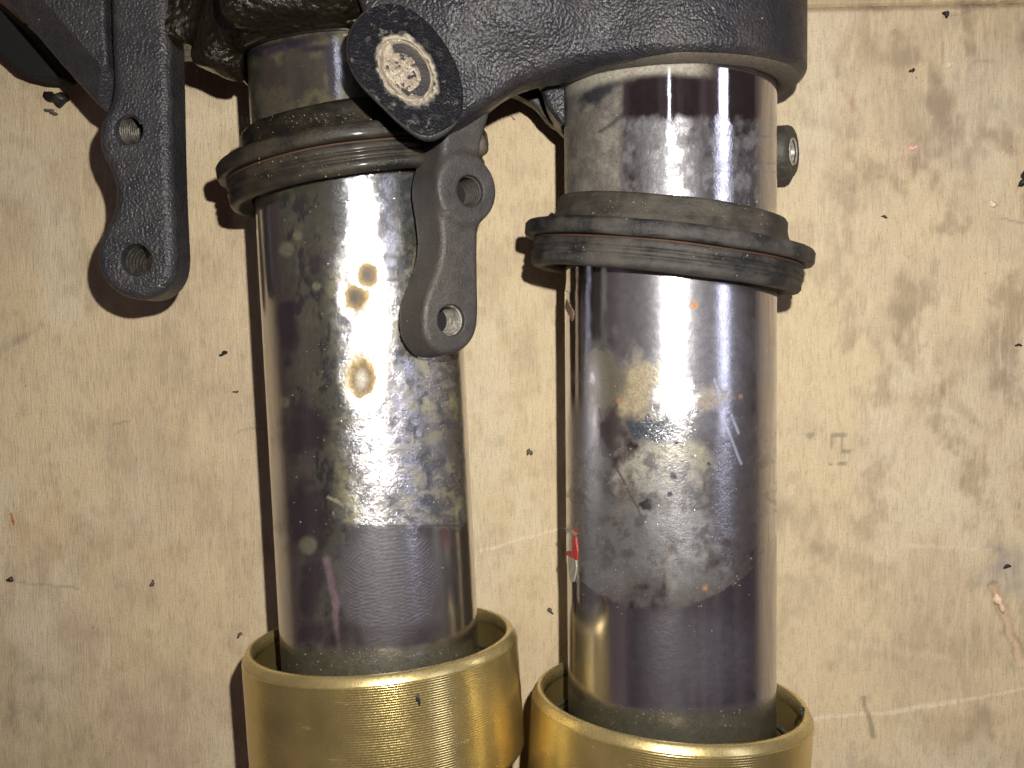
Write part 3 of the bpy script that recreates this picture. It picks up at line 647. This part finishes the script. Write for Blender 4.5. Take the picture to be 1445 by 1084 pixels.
crumbs('grit', [(520+rs.randn()*60, 640+rs.randn()*110) for _ in range(130)] + [(420+rs.rand()*230, 915+rs.rand()*25) for _ in range(60)], LA0, LDIR, LROOT, m_simple('sandy_grit', (0.30, 0.26, 0.16), .3), RL+.2, .4, 1.2)
crumbs('grit', [(930+rs.randn()*50, 690+rs.randn()*90) for _ in range(150)] + [(830+rs.rand()*230, 780+rs.rand()*60) for _ in range(70)] + [(840+rs.rand()*230, 1000+rs.rand()*25) for _ in range(50)], RA0, RDIR, RROOT, m_simple('grey_grit', (0.27, 0.24, 0.18), .3), RT+.7, .4, 1.2)

# red strip and torn bits at the left edge of the right tube
def patch(name, pts, O, A, r, mat, parent, th=1.2, label=None, it=1):
    """thin curved patch following the tube, outline in photo pixels"""
    P = chaikin(pts, it); top = []; bot = []
    c = P.mean(0)
    for (x, y) in list(P)+[c]:
        Q, N = on_tube(x, y, O, A, r); top.append(Q+N*th); bot.append(Q-N*.4)
    n = len(P); V = top+bot; F = [[i, (i+1) % n, n] for i in range(n)] + [[i, n+1+i, n+1+(i+1) % n, (i+1) % n] for i in range(n)]
    return mk(name, V, F, mat, parent, smooth=False, label=label)
patch('red_strip', [(809, 746), (815, 747), (813, 757), (814, 768), (815.5, 778), (815, 791), (808, 788), (808.5, 775), (810.5, 760)], RA0, RDIR, RT+1, M_RED, RROOT, 1.2, 'small torn red plastic strip', 0)
patch('red_strip', [(799, 778), (804, 777.5), (808.5, 780), (808, 787), (803, 785), (799, 783)], RA0, RDIR, RT+1.6, M_RED, RROOT, 1.2, 'folded foot of the red strip', 0)
patch('torn_film', [(797, 745), (808, 748), (815, 753), (813, 756), (806, 752), (798, 747)], RA0, RDIR, RT+2, M_GREYTAPE, RROOT, 1.2, None, 0)
patch('torn_film', [(803, 782), (807, 786), (815, 792), (812, 822), (806, 820), (803, 800)], RA0, RDIR, RT+1.2, M_GREYTAPE, RROOT, 1.4)
for q in range(6):
    a = 797.5+q*1.7; b = 422+q*3.2
    patch('scuff', [(a+2.2, b), (a+5.2, b+2), (a+3.0, b+16), (a+.8, b+14)], RA0, RDIR, RT+.5, M_BRONZE, RROOT, 1.3)

# ------------------------------------------------------------------ dust seals
def ring_axis(A, roll, pitch):
    r = Matrix.Rotation(R_(roll), 3, 'Z') @ Matrix.Rotation(R_(pitch), 3, 'X'); return np.array(r @ Vector(A))
def wobble(a, s):
    def f(r, t, th):
        return r + a*(vn(np.cos(th)*2+9, np.sin(th)*2+t/14, s)-.5)*2, t + a*.6*(vn(np.cos(th)*3+5, np.sin(th)*3, s+4)-.5)*2
    return f
def seal(O, A, label, mats, k=1.0, lh=50.0, lr=0.0, ri=146.5):
    root = empty('dust_seal', O, label, 'dust seal', 'rubber dust seals on the fork tubes')
    R = lambda r: 148+(r-148)*k
    V, F = lathe([(ri, 8), (ri, lh-6), (ri+2.5, lh-1), (153+lr, lh), (156+lr, lh-4), (157+lr, lh-16), (160+lr, 24), (165+lr, 13), (165+lr, 6)], O, A, 220, wob=wobble(1.6, 3)); mk('lip', V, F, mats[1], root)
    V, F = lathe([(ri+2, 0), (ri+2, 12), (R(191), 12), (R(196), 11), (R(199), 7), (R(199), -5), (R(197), -9), (R(192), -10), (ri+2, -10)], O, A, 240, wob=wobble(1.0, 5)); mk('flange', V, F, mats[0], root)
    bp = [(ri+3, -10), (R(182), -10), (R(185), -14), (R(186.5), -22), (R(185), -25), (R(182.5), -26.5), (R(185), -28), (R(187), -33), (R(186), -35.5), (R(183), -37), (R(186), -39), (R(186), -49), (R(183), -54), (R(176), -57), (R(166), -55), (ri+9, -49), (ri+3, -30)]; bp = [(r_, (t_+10)*.84-10) for r_, t_ in bp]
    V, F = lathe(bp, O, A, 240, wob=wobble(.8, 7)); mk('seal_body', V, F, mats[0], root)
    V, F = lathe([(R(184.6)+1.5*math.cos(a), -11.8+1.5*math.sin(a)) for a in np.linspace(0, 2*math.pi, 8, endpoint=False)], O, A, 160, wob=wobble(.8, 9)); mk('spring_ring', V, F, M_RUST, root)
    return root
RS_O = Wp(942, 347, 0); RS_A = ring_axis(RDIR, -7.2, 0)
LS_O = Wp(501, 227, 0); LS_A = ring_axis(LDIR, 6.0, 0)
seal(RS_O, RS_A, 'dry dusty rubber dust seal round the right fork tube', (M_RUB, M_RUB2), 1.0, 49, 2)
seal(LS_O, LS_A, 'oily wet rubber dust seal round the left fork tube, just under the round stop', (M_RUBO, M_RUBO2), .84, 50, -4, 142.5)

SR, SL = [o for o in bpy.data.objects if o.name.startswith('dust_seal')]
if 'dry' not in SR['label']: SR, SL = SL, SR
MG = m_simple('pale_grit', (0.26, 0.22, 0.15), .35)
crumbs('grit', [(830+rs.rand()*250, 285+rs.rand()*24+(x_*0)) for x_ in range(60)], RS_O, RS_A, SR, MG, 164, .5, 1.7)
crumbs('grit', [(790+rs.rand()*300, 345+rs.rand()*22) for _ in range(40)], RS_O, RS_A, SR, MG, 187, .4, 1.3)
crumbs('grit', [(385+rs.randn()*60+70, 160+rs.rand()*30) for _ in range(130)], LS_O, LS_A, SL, MG, 161, .4, 1.3)
crumbs('grit', [(360+rs.rand()*220, 215+rs.rand()*35) for _ in range(60)], LS_O, LS_A, SL, MG, 187, .4, 1.2)
# ------------------------------------------------------------------ gold outer tubes
def sleeve(O, A, length, label, narrow):
    root = empty('outer_tube', O-A*length, label, 'fork outer tube', 'gold fork outer tubes')
    prof = [(195.62, -13)]; t = -13.0; pit = 3.2
    while t > -narrow:
        prof += [(195.95, t-.8), (196.1, t-1.6), (195.95, t-2.4), (195.62, t-3.2)]; t -= pit
    prof += [(196, t-2), (192, t-8), (184, t-16), (178, t-22), (176, t-30), (176, -length), (150, -length), (150, -150), (178, -150)]
    body = [p for p in prof]
    V, F = lathe(body + [(178, -20), (187, -12)], O, A, 300, wob=wobble(.12, 3)); mk('barrel', V, F, M_GOLD, root)
    V, F = lathe([(195.2, -13), (195.0, -11), (190.0, -2.5), (188.5, -.6), (186, 0), (182.5, -.4), (181, -1.6), (179.6, -5), (179, -20), (185, -20)], O, A, 260, wob=wobble(.45, 6)); mk('rim', V, F, M_GOLDRIM, root)
    V, F = lathe([(177.9, -18), (177.9, -60), (174, -62), (174, -92), (172, -120), (179, -120), (179, -18)], O, A, 220); mk('bore', V, F, M_GOLDIN, root)
    V, F = lathe([(171+3.6*math.cos(a), -52+3.6*math.sin(a)) for a in np.linspace(0, 2*math.pi, 10, endpoint=False)], O, A, 180); mk('snap_ring', V, F, M_CLIP, root)
    V, F = lathe([(147, -64), (150, -61), (168, -63), (176, -66), (176, -110), (147, -110)], O, A, 180, wob=wobble(.8, 2)); mk('oil_seal', V, F, M_SEALIN, root)
    return root
LG_O = Wp(537.5, 897, 0); LG_A = ring_axis(LDIR, 1.0, 0)
RG_O = Wp(947, 979, 0); RG_A = ring_axis(RDIR, -4.0, 0)
G1 = sleeve(LG_O, LG_A, 560, 'left gold ribbed outer fork tube with a clean bright rim', 162)
G2 = sleeve(RG_O, RG_A, 480, 'right gold ribbed outer fork tube, lower in view, rim nicked and dirty', 165)
def on_ring(px, py, O, A, r): return on_tube(px, py, O, A, r)
P, N = on_tube(590, 987, LG_O, LG_A, 196); dome('dent', P, N, 3, 7, 1.2, M_CHIP, G1, jag=.3, seed=3)
P, N = on_tube(1132, 1003, RG_O, RG_A, 189); dome('metal_curl', P, N, 6, 3, 3, M_CHIP, G2, rot=30, jag=.3, seed=4)

# ------------------------------------------------------------------ the clamp that holds both tubes
YOKE = empty('fork_clamp', Wp(720, 60, 0)*np.array([1, 1, 0]) + np.array([0, 0, -120]), 'black cast fork clamp across the top, gripping both tubes, with drilled lugs', 'fork clamp')
def holef(cx, cy, z, A):
    """distance to the tilted axis of a hole whose mouth is seen at cx,cy"""
    P = Wp(cx, cy, z); A = np.array(A, float); A /= np.linalg.norm(A)
    def q(X, Y, Z):
        a, b, c = X-P[0], Y-P[1], Z-P[2]; t = a*A[0]+b*A[1]+c*A[2]
        return np.sqrt(np.maximum(a*a+b*b+c*c-t*t, 0)), t
    return P, A, q
def thread(P, A, r, depth, mat, parent, pitch=5.0, name='thread', start=-3.0, blind=True):
    """real helical thread lining a hole"""
    n = 48; X_, A_, Z_ = frame(A); V = []; turns = depth/pitch; rows = int(n*turns)
    prof = [(r+1.5, 0), (r-.1, .12), (r-2.6, .5), (r-.1, .88)]
    for i in range(rows+1):
        t = i/n*2*math.pi
        for (q, k) in prof[1:]:
            V.append(P + q*(math.sin(t)*X_+math.cos(t)*Z_) + A_*(start-(i/n+k)*pitch))
    m = 3; F = []
    for i in range(rows):
        for j in range(m-1): F.append([i*m+j, i*m+j+1, (i+1)*m+j+1, (i+1)*m+j])
    if blind:
        b = len(V); fl = start-depth+pitch
        for j in range(n): t = j/n*2*math.pi; V.append(P+(r+1)*(math.sin(t)*X_+math.cos(t)*Z_)+A_*fl)
        V.append(P+A_*(fl-6)); W = V[b:]; del V[b:]; mk('hole_bottom', W, [[j, (j+1) % n, n] for j in range(n)], M_SHADE, parent)  # floor coloured black for the shade deep in the hole
    return mk(name, V, F, mat, parent)

def build_yoke():
    CR = Wp(944, 100, 0); CL = Wp(494, 100, 0)
    # ---- main casting (dry part)
    arm = chaikin(at_z([(604, 204), (640, 184), (700, 141), (735, 111), (790, 91), (850, 76), (960, 50), (1000, -120), (470, -120), (500, -20), (530, 60), (560, 140)], 172), 1)
    web = chaikin(at_z([(640, 60), (800, 70), (830, 90), (880, 60), (900, -140), (600, -140)], 60), 1)
    ear = chaikin(at_z([(766, 92), (800, 84), (840, 90), (830, 190), (800, 187), (783, 172), (768, 148), (764, 120)], 10), 2)
    yb = Wp(944, 87, 145)[1]
    def f(X, Y, Z):
        d = cyl(X, Y, Z, CR, RDIR, 184, yb-CR[1]+2, 420, 16)
        groove = np.abs(np.sqrt((X-CR[0])**2+Z**2+0*Y)-166)-3
        at = np.clip((Wp(735, 100, 170)[0]-X)*.36, 0, 30)*np.clip((Y-Wp(0, 215, 170)[1])/60., 0, 1); a = extr(sd_poly(X, Y, arm)+.2*np.maximum(150-Z, 0), np.maximum(Z-172-at, 28-Z), 12)
        w = extr(sd_poly(X, Y, web), np.abs(Z+10)-110, 16)
        e = extr(sd_poly(X, Y, ear), np.abs(Z+15)-55, 8)
        bulge = np.sqrt(((X-Wp(700, 20, 150)[0])/1.6)**2+((Y-Wp(700, 10, 150)[1])/1.0)**2+(Z-120)**2)-92
        d = smin(d, a, 30); d = smin(d, w, 22); d = smin(d, bulge, 30)
        d = np.minimum(d, smin(d, e, 12))
        # bore of the right tube
        q = np.sqrt((X-CR[0]-(Y-CR[1])*RDIR[0]/RDIR[1])**2+(Z-CR[2])**2)
        d = smax(d, 147-q, 4)
        ql = np.sqrt((X-CL[0]-(Y-CL[1])*LDIR[0]/LDIR[1])**2+(Z-CL[2])**2)
        return smax(d, 150-ql, 6)
    lo = (-200, 290, -130); hi = (430, 640, 250)
    V, F = nets(f, lo, hi, 3.6); mk('casting', V, F, M_CAST, YOKE)
    # thin machined collar under the right clamp
    n = lathe([(147, yb-CR[1]-3), (147, yb-CR[1]+14), (176, yb-CR[1]+14), (176, yb-CR[1]+5), (171, yb-CR[1]), (153, yb-CR[1]-4)], CR, RDIR, 200, wob=wobble(1.2, 4)); mk('collar', n[0], n[1], M_COLLAR, YOKE)
    # ---- oily half round the left tube
    yl = Wp(440, 41, 145)[1]
    wl = chaikin(at_z([(205, 76), (262, 77), (292, 74), (318, 88), (342, 114), (362, 128), (372, 60), (520, 30), (540, -140), (190, -140), (200, 0)], 0), 2)
    def g(X, Y, Z):
        d = cyl(X, Y, Z, CL, LDIR, 178, yl-CL[1]+2, 420, 20)
        w = extr(sd_poly(X, Y, wl), np.abs(Z-5)-58, 16)
        k = cyl(X, Y, Z, Wp(398, -6, 170), (1, .12, 0), 34, -75, 95, 18)
        k2 = cyl(X, Y, Z, Wp(318, 40, 60), (.3, 1, 0), 34, -60, 120, 16)
        d = smin(d, w, 26); d = smin(d, k, 20); d = smin(d, k2, 22)
        d = d + 2.2*np.sin(X/13.)*np.sin(Y/11.+1)*np.sin(Z/12.)
        ql = np.sqrt((X-CL[0]-(Y-CL[1])*LDIR[0]/LDIR[1])**2+(Z-CL[2])**2)
        return smax(d, 147-ql, 4)
    V, F = nets(g, (-540, 330, -190), (-40, 640, 235), 3.6); mk('oily_casting', V, F, M_OILY, YOKE)
    n = lathe([(147, yl-CL[1]-4), (147, yl-CL[1]+14), (170, yl-CL[1]+14), (168, yl-CL[1]+2), (156, yl-CL[1]-4)], CL, LDIR, 160, wob=wobble(2.0, 4)); mk('collar', n[0], n[1], M_OILY, YOKE)
    # ---- left lug
    zf = 66
    ll = chaikin(at_z([(154, -90), (236, -90), (236, 60), (238, 150), (240, 250), (243, 320), (246, 368), (240, 398), (219, 419), (190, 423), (160, 411), (141, 389), (135, 360), (143, 328), (159, 303), (164, 275), (158, 245), (145, 222), (138, 198), (141, 172), (155, 150), (160, 120), (156, 60)], zf), 2)
    P1, A1, q1 = holef(181, 184, zf, (-.30, -.14, 1)); P2, A2, q2 = holef(192, 367, zf, (-.10, .10, 1))
    def l1(X, Y, Z):
        d = extr(sd_poly(X, Y, ll), np.abs(Z-(zf-34))-34, 13)
        d = d - 1.5
        d = smax(d, 19.5-q1(X, Y, Z)[0], 3); d = smax(d, 21.5-q2(X, Y, Z)[0], 3)
        return d
    V, F = nets(l1, (ll[:, 0].min()-6, ll[:, 1].min()-6, zf-74), (ll[:, 0].max()+6, 640, zf+6), 2.4)
    lug = mk('lug', V, F, M_LUG, YOKE, label='left lug, flat and drilled twice, hanging clear of the tubes')
    thread(P1, A1, 19.8, 52, M_THREAD, lug, 4.6)
    thread(P2, A2, 22.2, 56, M_THREAD, lug, 9.0, 'hole_liner', -4, False)
    # ---- middle lug: a slab whose face leans to the right, its left flank in view
    al = R_(38); LO = Wp(640, 350, 158); U = np.array([math.cos(al), 0, -math.sin(al)]); Nn = np.array([math.sin(al), 0, math.cos(al)]); Vv = np.array([0, 1.0, 0])
    def loc(pts):
        pts = np.array(pts, float); d = FWD*FL + np.multiply.outer(pts[:, 0]-722.5, RGT) - np.multiply.outer(pts[:, 1]-542.0, UPV)
        t = ((LO-CAM)@Nn)/(d@Nn); P = CAM+d*t[:, None]-LO; return np.stack([P@U, P@Vv], -1)
    fo = chaikin(loc([(700, 130), (690, 170), (680, 200), (678, 226), (676, 300), (675, 380), (677, 440), (674, 468), (664, 486), (646, 499), (622, 501), (606, 488), (597, 468), (597, 440), (603, 415), (614, 390), (622, 362), (624, 335), (620, 306), (618, 275), (620, 245), (624, 220), (626, 195), (640, 120)]), 2)
    Bc, H3, H4 = loc([(657, 268), (661, 270), (637, 452)])
    def l2(X, Y, Z):
        s = sd_poly(X, Y, fo)
        d = extr(s+.10*Z, np.maximum(Z, -58-Z), 8)
        bs = extr(np.hypot(X-Bc[0], Y-Bc[1])-44+0*Z, np.maximum(Z-5, -58-Z), 5)
        d = smin(d, bs, 12)
        for H in (H3, H4):
            d = smax(d, smin(19.5-np.hypot(X-H[0], Y-H[1])+0*Z, Z+46+0*X+0*Y, 2), 2.5)
        return d
    V, F = nets(l2, (fo[:, 0].min()-12, fo[:, 1].min()-12, -64), (fo[:, 0].max()+30, fo[:, 1].max()+5, 12), 2.2)
    toW = lambda V: LO + V[:, :1]*U + V[:, 1:2]*Vv + V[:, 2:]*Nn
    lug2 = mk('lug', toW(V), F, M_MID, YOKE, label='middle lug, dusty black with a raised threaded boss, over the left tube')
    for H, zt, mt in ((H3, 5, M_THREADB), (H4, 0, M_STEEL)):
        thread(toW(np.array([[H[0], H[1], zt]]))[0], Nn, 19.8, 44, mt, lug2, 5.5)
    # ---- round stop with worn black face
    gx, gy = -0.42, -0.28
    st_ = chaikin(at_z([(494, 92), (492, 55), (506, 20), (535, -4), (568, -6), (604, 20), (632, 58), (650, 100), (656, 140), (650, 170), (628, 190), (602, 203), (570, 183), (538, 152), (508, 122)], 250), 2)
    C0 = Wp(572, 98, 250)
    def s1(X, Y, Z):
        top = Z-(250+gx*(X-C0[0])+gy*(Y-C0[1])); return extr(sd_poly(X, Y, st_)+0.34*np.maximum(245-Z, 0), np.maximum(top, 60-Z), 6)
    V, F = nets(s1, (st_[:, 0].min()-5, st_[:, 1].min()-5, 76), (st_[:, 0].max()+5, st_[:, 1].max()+5, 300), 2.6)
    mk('stop', V, F, M_ARM, YOKE, label='raised rounded stop beside the left tube')
    # black face plate: slightly smaller outline, dished towards the middle
    ctr = st_.mean(0); n = len(st_); rings = 44; V = []; wear = []
    Cx = Wp(575, 99, 250)[:2]; ang = R_(-62)
    ca, sa = math.cos(ang), math.sin(ang)
    for i in range(rings+1):
        k = i/rings
        for j in range(n*2):
            e = st_[(j//2)] if j % 2 == 0 else (st_[j//2]+st_[(j//2+1) % n])/2
            a = np.array([math.cos(2*math.pi*0), 0]); q = Cx + (e-Cx)*(0.44+0.515*k)
            dx, dy = q-Cx; u = (dx*ca+dy*sa)/41; v = (-dx*sa+dy*ca)/27.5; rr = math.hypot(u, v)
            nz = float(fbm(np.array(q[0]/10), np.array(q[1]/10), 5)); 
            rr = rr + .45*(nz-.5) + .18*(float(fbm(np.array(q[0]/3.5), np.array(q[1]/3.5), 15, 3))-.5); wv = 1.0 if rr < .98 else max(0, 1-abs(rr-.98)/(.06+.30*nz)); z = 250+gx*(q[0]-C0[0])+gy*(q[1]-C0[1]) + 3.0*k**.3 + 2.5*math.exp(-((rr-1.05)/.12)**2) - 40*max(0, .97-rr) - (5 if i == rings else 0)
            V.append([q[0], q[1], z]); wear.append(wv)
    m2 = n*2; F = [[i*m2+j, i*m2+(j+1) % m2, (i+1)*m2+(j+1) % m2, (i+1)*m2+j] for i in range(rings) for j in range(m2)]
    F = [f_[::-1] for f_ in F]
    w = np.array(wear)[:, None]; mk('face_plate', V, F, M_PAD, YOKE, label='scuffed black oval face of the stop', attrs={'wear': np.hstack([w, w, w])})
    # worn plug in the middle, off-centre so a dark gap opens on one side
    V = []; wr = []
    K = 26; J = 64
    for i in range(K+1):
        k = i/K
        for j in range(J):
            t = j/J*2*math.pi; u = 42*k*math.cos(t); v = 28*k*math.sin(t); x = Cx[0]-2+u*ca-v*sa; y = Cx[1]-1+u*sa+v*ca
            rr = k; nz = float(fbm(np.array(x/7), np.array(y/7), 9)); vv = v/26
            z = 252+gx*(x-C0[0])+gy*(y-C0[1]) - 4 + 5*nz + 5*math.exp(-((k-.92)/.10)**2) + .7*math.sin(k*30+nz*9)*(k > .5) + 3*(float(fbm(np.array(x/3.), np.array(y/3.), 19, 3))-.5)
            gap = math.exp(-((math.hypot(u/30., v/20.)-1.0)/.14)**2)*max(0, min(1, ((vv)*1.6+.1)*1.6)); z -= 22*gap
            V.append([x, y, z - (8 if i == K else 0)])
    F = [[i*J+j, (i+1)*J+j, (i+1)*J+(j+1) % J, i*J+(j+1) % J] for i in range(K) for j in range(J)]
    mk('worn_plug', V, F, M_PLUG, YOKE, label='scraped tan plug in the middle of the stop')
    # ---- left wedge rib
    wd_ = at_z([(-60, -70), (22, 26), (70, 82), (134, 154), (152, 131), (153, 90), (148, 40), (146, -80)], 60)
    A0 = Wp(60, 70, 60)
    def w1(X, Y, Z):
        s = sd_poly(X, Y, wd_)
        e1 = Wp(22, 26, 60); e2 = Wp(134, 154, 60); dx, dy = (e2-e1)[:2]; L = math.hypot(dx, dy)
        side = ((X-e1[0])*-dy+(Y-e1[1])*dx)/L       # distance inside the slanted edge
        top = Z-(28+0.75*np.minimum(np.abs(side), 46)) 
        tip = Wp(134, 154, 60); td = ((X-tip[0])*-.5+(Y-tip[1])*.86)
        top = np.maximum(top, Z-(10+1.2*np.abs(td)))
        return extr(s, np.maximum(top*.8, -90-Z), 4)
    V, F = nets(w1, (wd_[:, 0].min()-4, wd_[:, 1].min()-4, -95), (wd_[:, 0].max()+4, 640, 80), 2.8)
    mk('wedge_rib', V, F, M_LUG, YOKE, label='tapered rib left of the left lug')
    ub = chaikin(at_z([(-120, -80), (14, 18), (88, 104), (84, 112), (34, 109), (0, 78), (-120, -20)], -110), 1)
    V, F = nets(lambda X, Y, Z: extr(sd_poly(X, Y, ub), np.abs(Z+135)-28, 5), (ub[:, 0].min()-4, ub[:, 1].min()-4, -170), (ub[:, 0].max()+4, 640, -100), 4); mk('shade_block', V, F, M_SHADE, YOKE, label='added black block standing for the shade under the tapered rib')  # added block, blackened to stand for the deep shadow below the rib
    # ---- bracket behind, between the clamps
    br = chaikin(at_z([(700, 128), (722, 112), (760, 104), (812, 130), (812, 182), (792, 182), (772, 172), (756, 150), (738, 138), (716, 128)], -40), 1)
    def b1(X, Y, Z):
        return extr(sd_poly(X, Y, br), np.abs(Z+60)-22, 6)
    V, F = nets(b1, (br[:, 0].min()-4, br[:, 1].min()-4, -90), (br[:, 0].max()+4, br[:, 1].max()+4, -30), 2.4); mk('back_bracket', V, F, M_DARK, YOKE)
    # ---- boss behind the right tube
    A = np.array([.90, 0.0, .44]); A /= np.linalg.norm(A); P = Wp(1119, 214, -70)
    V, F = lathe([(15, 0), (33, 0), (36, -2), (38, -6), (39, -60), (46, -110), (46, -150), (15, -150)], P, A, 64); mk('side_boss', V, F, M_DARK, YOKE, label='short round boss behind the right tube')
    V, F = lathe([(17, 1.5), (20, 1.2), (20, -3), (14, -20), (9, -20), (9, -14), (15, -2)], P, A, 40); mk('bush', V, F, M_STEEL, YOKE)
    # small bolt end beside the middle lug
    P = Wp(688, 203, 110); V, F = lathe([(.5, 0), (9, -1), (13, -4), (17, -12), (17, -26), (12, -28), (12, -60), (.5, -60)], P, (1, .1, .15), 6); mk('bolt_end', V, F, M_CHIPG, YOKE, smooth=False)
build_yoke()

# ------------------------------------------------------------------ crumbs and chips on the board
def chip(name, px, py, rx, ry, h, rot, mat, label, cat, seed, jag=.35):
    P = Wp(px, py, ZB); root = None
    o = dome(name, np.zeros(3)+P, np.array([0, 0, 1.0]), rx, ry, h, mat, None, rot=rot, jag=jag, seed=seed, rings=4, n=16)
    me = o.data; co = np.empty(len(me.vertices)*3, np.float32); me.vertices.foreach_get('co', co); co = co.reshape(-1, 3)-np.array(P*S, np.float32)
    co[:, 2] += (np.random.RandomState(seed).rand(len(co))*.5*h*S).astype(np.float32)*(co[:, 2] > 0); me.vertices.foreach_set('co', co.ravel()); me.update()
    o.location = (P*S).tolist(); o.location.z -= .3*S
    return tag(o, label, cat, 'crumbs and chips on the board')
chip('dirt_lump', 82, 140, 16, 13, 14, 10, M_CHIP, 'black lump of dirt on the board under the tapered rib', 'dirt', 2)
chip('metal_shaving', 72, 158, 12, 4, 4, -10, M_CHIPG, 'grey-green shaving just below the black dirt lump, upper left', 'shaving', 3)
chip('dirt_crumb', 316, 499, 8, 3, 4, 15, M_CHIP, 'tiny dark pointed crumb on the board between the left lug and left tube', 'crumb', 4)
chip('dirt_crumb', 333, 553, 4, 2.5, 3, 0, M_CHIPG, 'greyish speck below the pointed crumb, left of the left tube', 'crumb', 5)
chip('dirt_crumb', 15, 818, 6, 4, 4, -40, M_CHIP, 'dark crumb near the left edge at the end of a thin pencil line', 'crumb', 6)
chip('dirt_crumb', 215, 824, 4, 5, 3, 20, M_CHIPG, 'small brown crumb midway between the left edge and left gold tube', 'crumb', 7)
chip('dirt_crumb', 338, 896, 3.5, 5, 3, -30, M_CHIPG, 'small brown crumb beside the rim of the left gold tube', 'crumb', 8)
chip('dark_chip', 1446, 252, 10, 9, 9, 30, M_CHIP, 'black chip cut off by the right edge of the photo', 'chip', 9)
chip('pale_splinter', 1401, 288, 10, 3.5, 5, -25, M_PALE, 'pale curled splinter near the right edge', 'splinter', 10)
chip('pink_flake', 1288, 209, 6, 5, 3, 0, M_PINK, 'small pink flake right of the round boss', 'flake', 11)
chip('dirt_crumb', 1287, 100, 3.5, 3.5, 4, 0, M_CHIP, 'round black crumb below the top edge on the right', 'crumb', 12)
chip('dirt_crumb', 1335, 20, 6, 4, 5, 40, M_CHIP, 'black crumb beside the joint between the two boards', 'crumb', 13)
chip('dirt_crumb', 1248, 306, 4, 2.5, 3, 0, M_CHIP, 'dark crumb right of the right rubber seal', 'crumb', 14)
chip('pale_splinter', 1339, 92, 7, 4, 4, 10, M_PALE, 'pale splinter between the round black crumb and the right edge', 'splinter', 15)
chip('dirt_crumb', 1437, 487, 4, 3, 3, 0, M_CHIP, 'black crumb at the right edge, halfway up', 'crumb', 16)
chip('dirt_crumb', 747, 638, 4, 7, 3, 5, M_CHIPG, 'dark oblong crumb on the board between the two tubes', 'crumb', 17)
chip('dirt_crumb', 776, 862, 7, 3, 3, -25, M_CHIPG, 'dark streaky crumb just above the right gold rim', 'crumb', 18)
chip('rust_flake', 724, 167, 4, 1.6, 2, -60, M_BRONZE, 'rust-brown flake on the board seen between middle lug and right tube', 'flake', 19)
chip('wood_splinter', 1410, 850, 6, 14, 4, 14, m_simple('raw_pink_wood', (0.62, 0.42, 0.28), .6, 0, (0.75, 0.58, 0.42), .12), 'raw pinkish splinter in a gouge near the right edge', 'splinter', 20)
chip('orange_fibre', 18, 732, 2, 11, 2, 14, M_ORANGE, 'short orange fibre near the left edge', 'fibre', 21, .1)
chip('dirt_crumb', 1421, 799, 4.5, 4, 4, 10, M_CHIP, 'black crumb on the grey smudge above the gouge', 'crumb', 22)
for o in bpy.data.objects:
    if 'base' in o: del o['base']
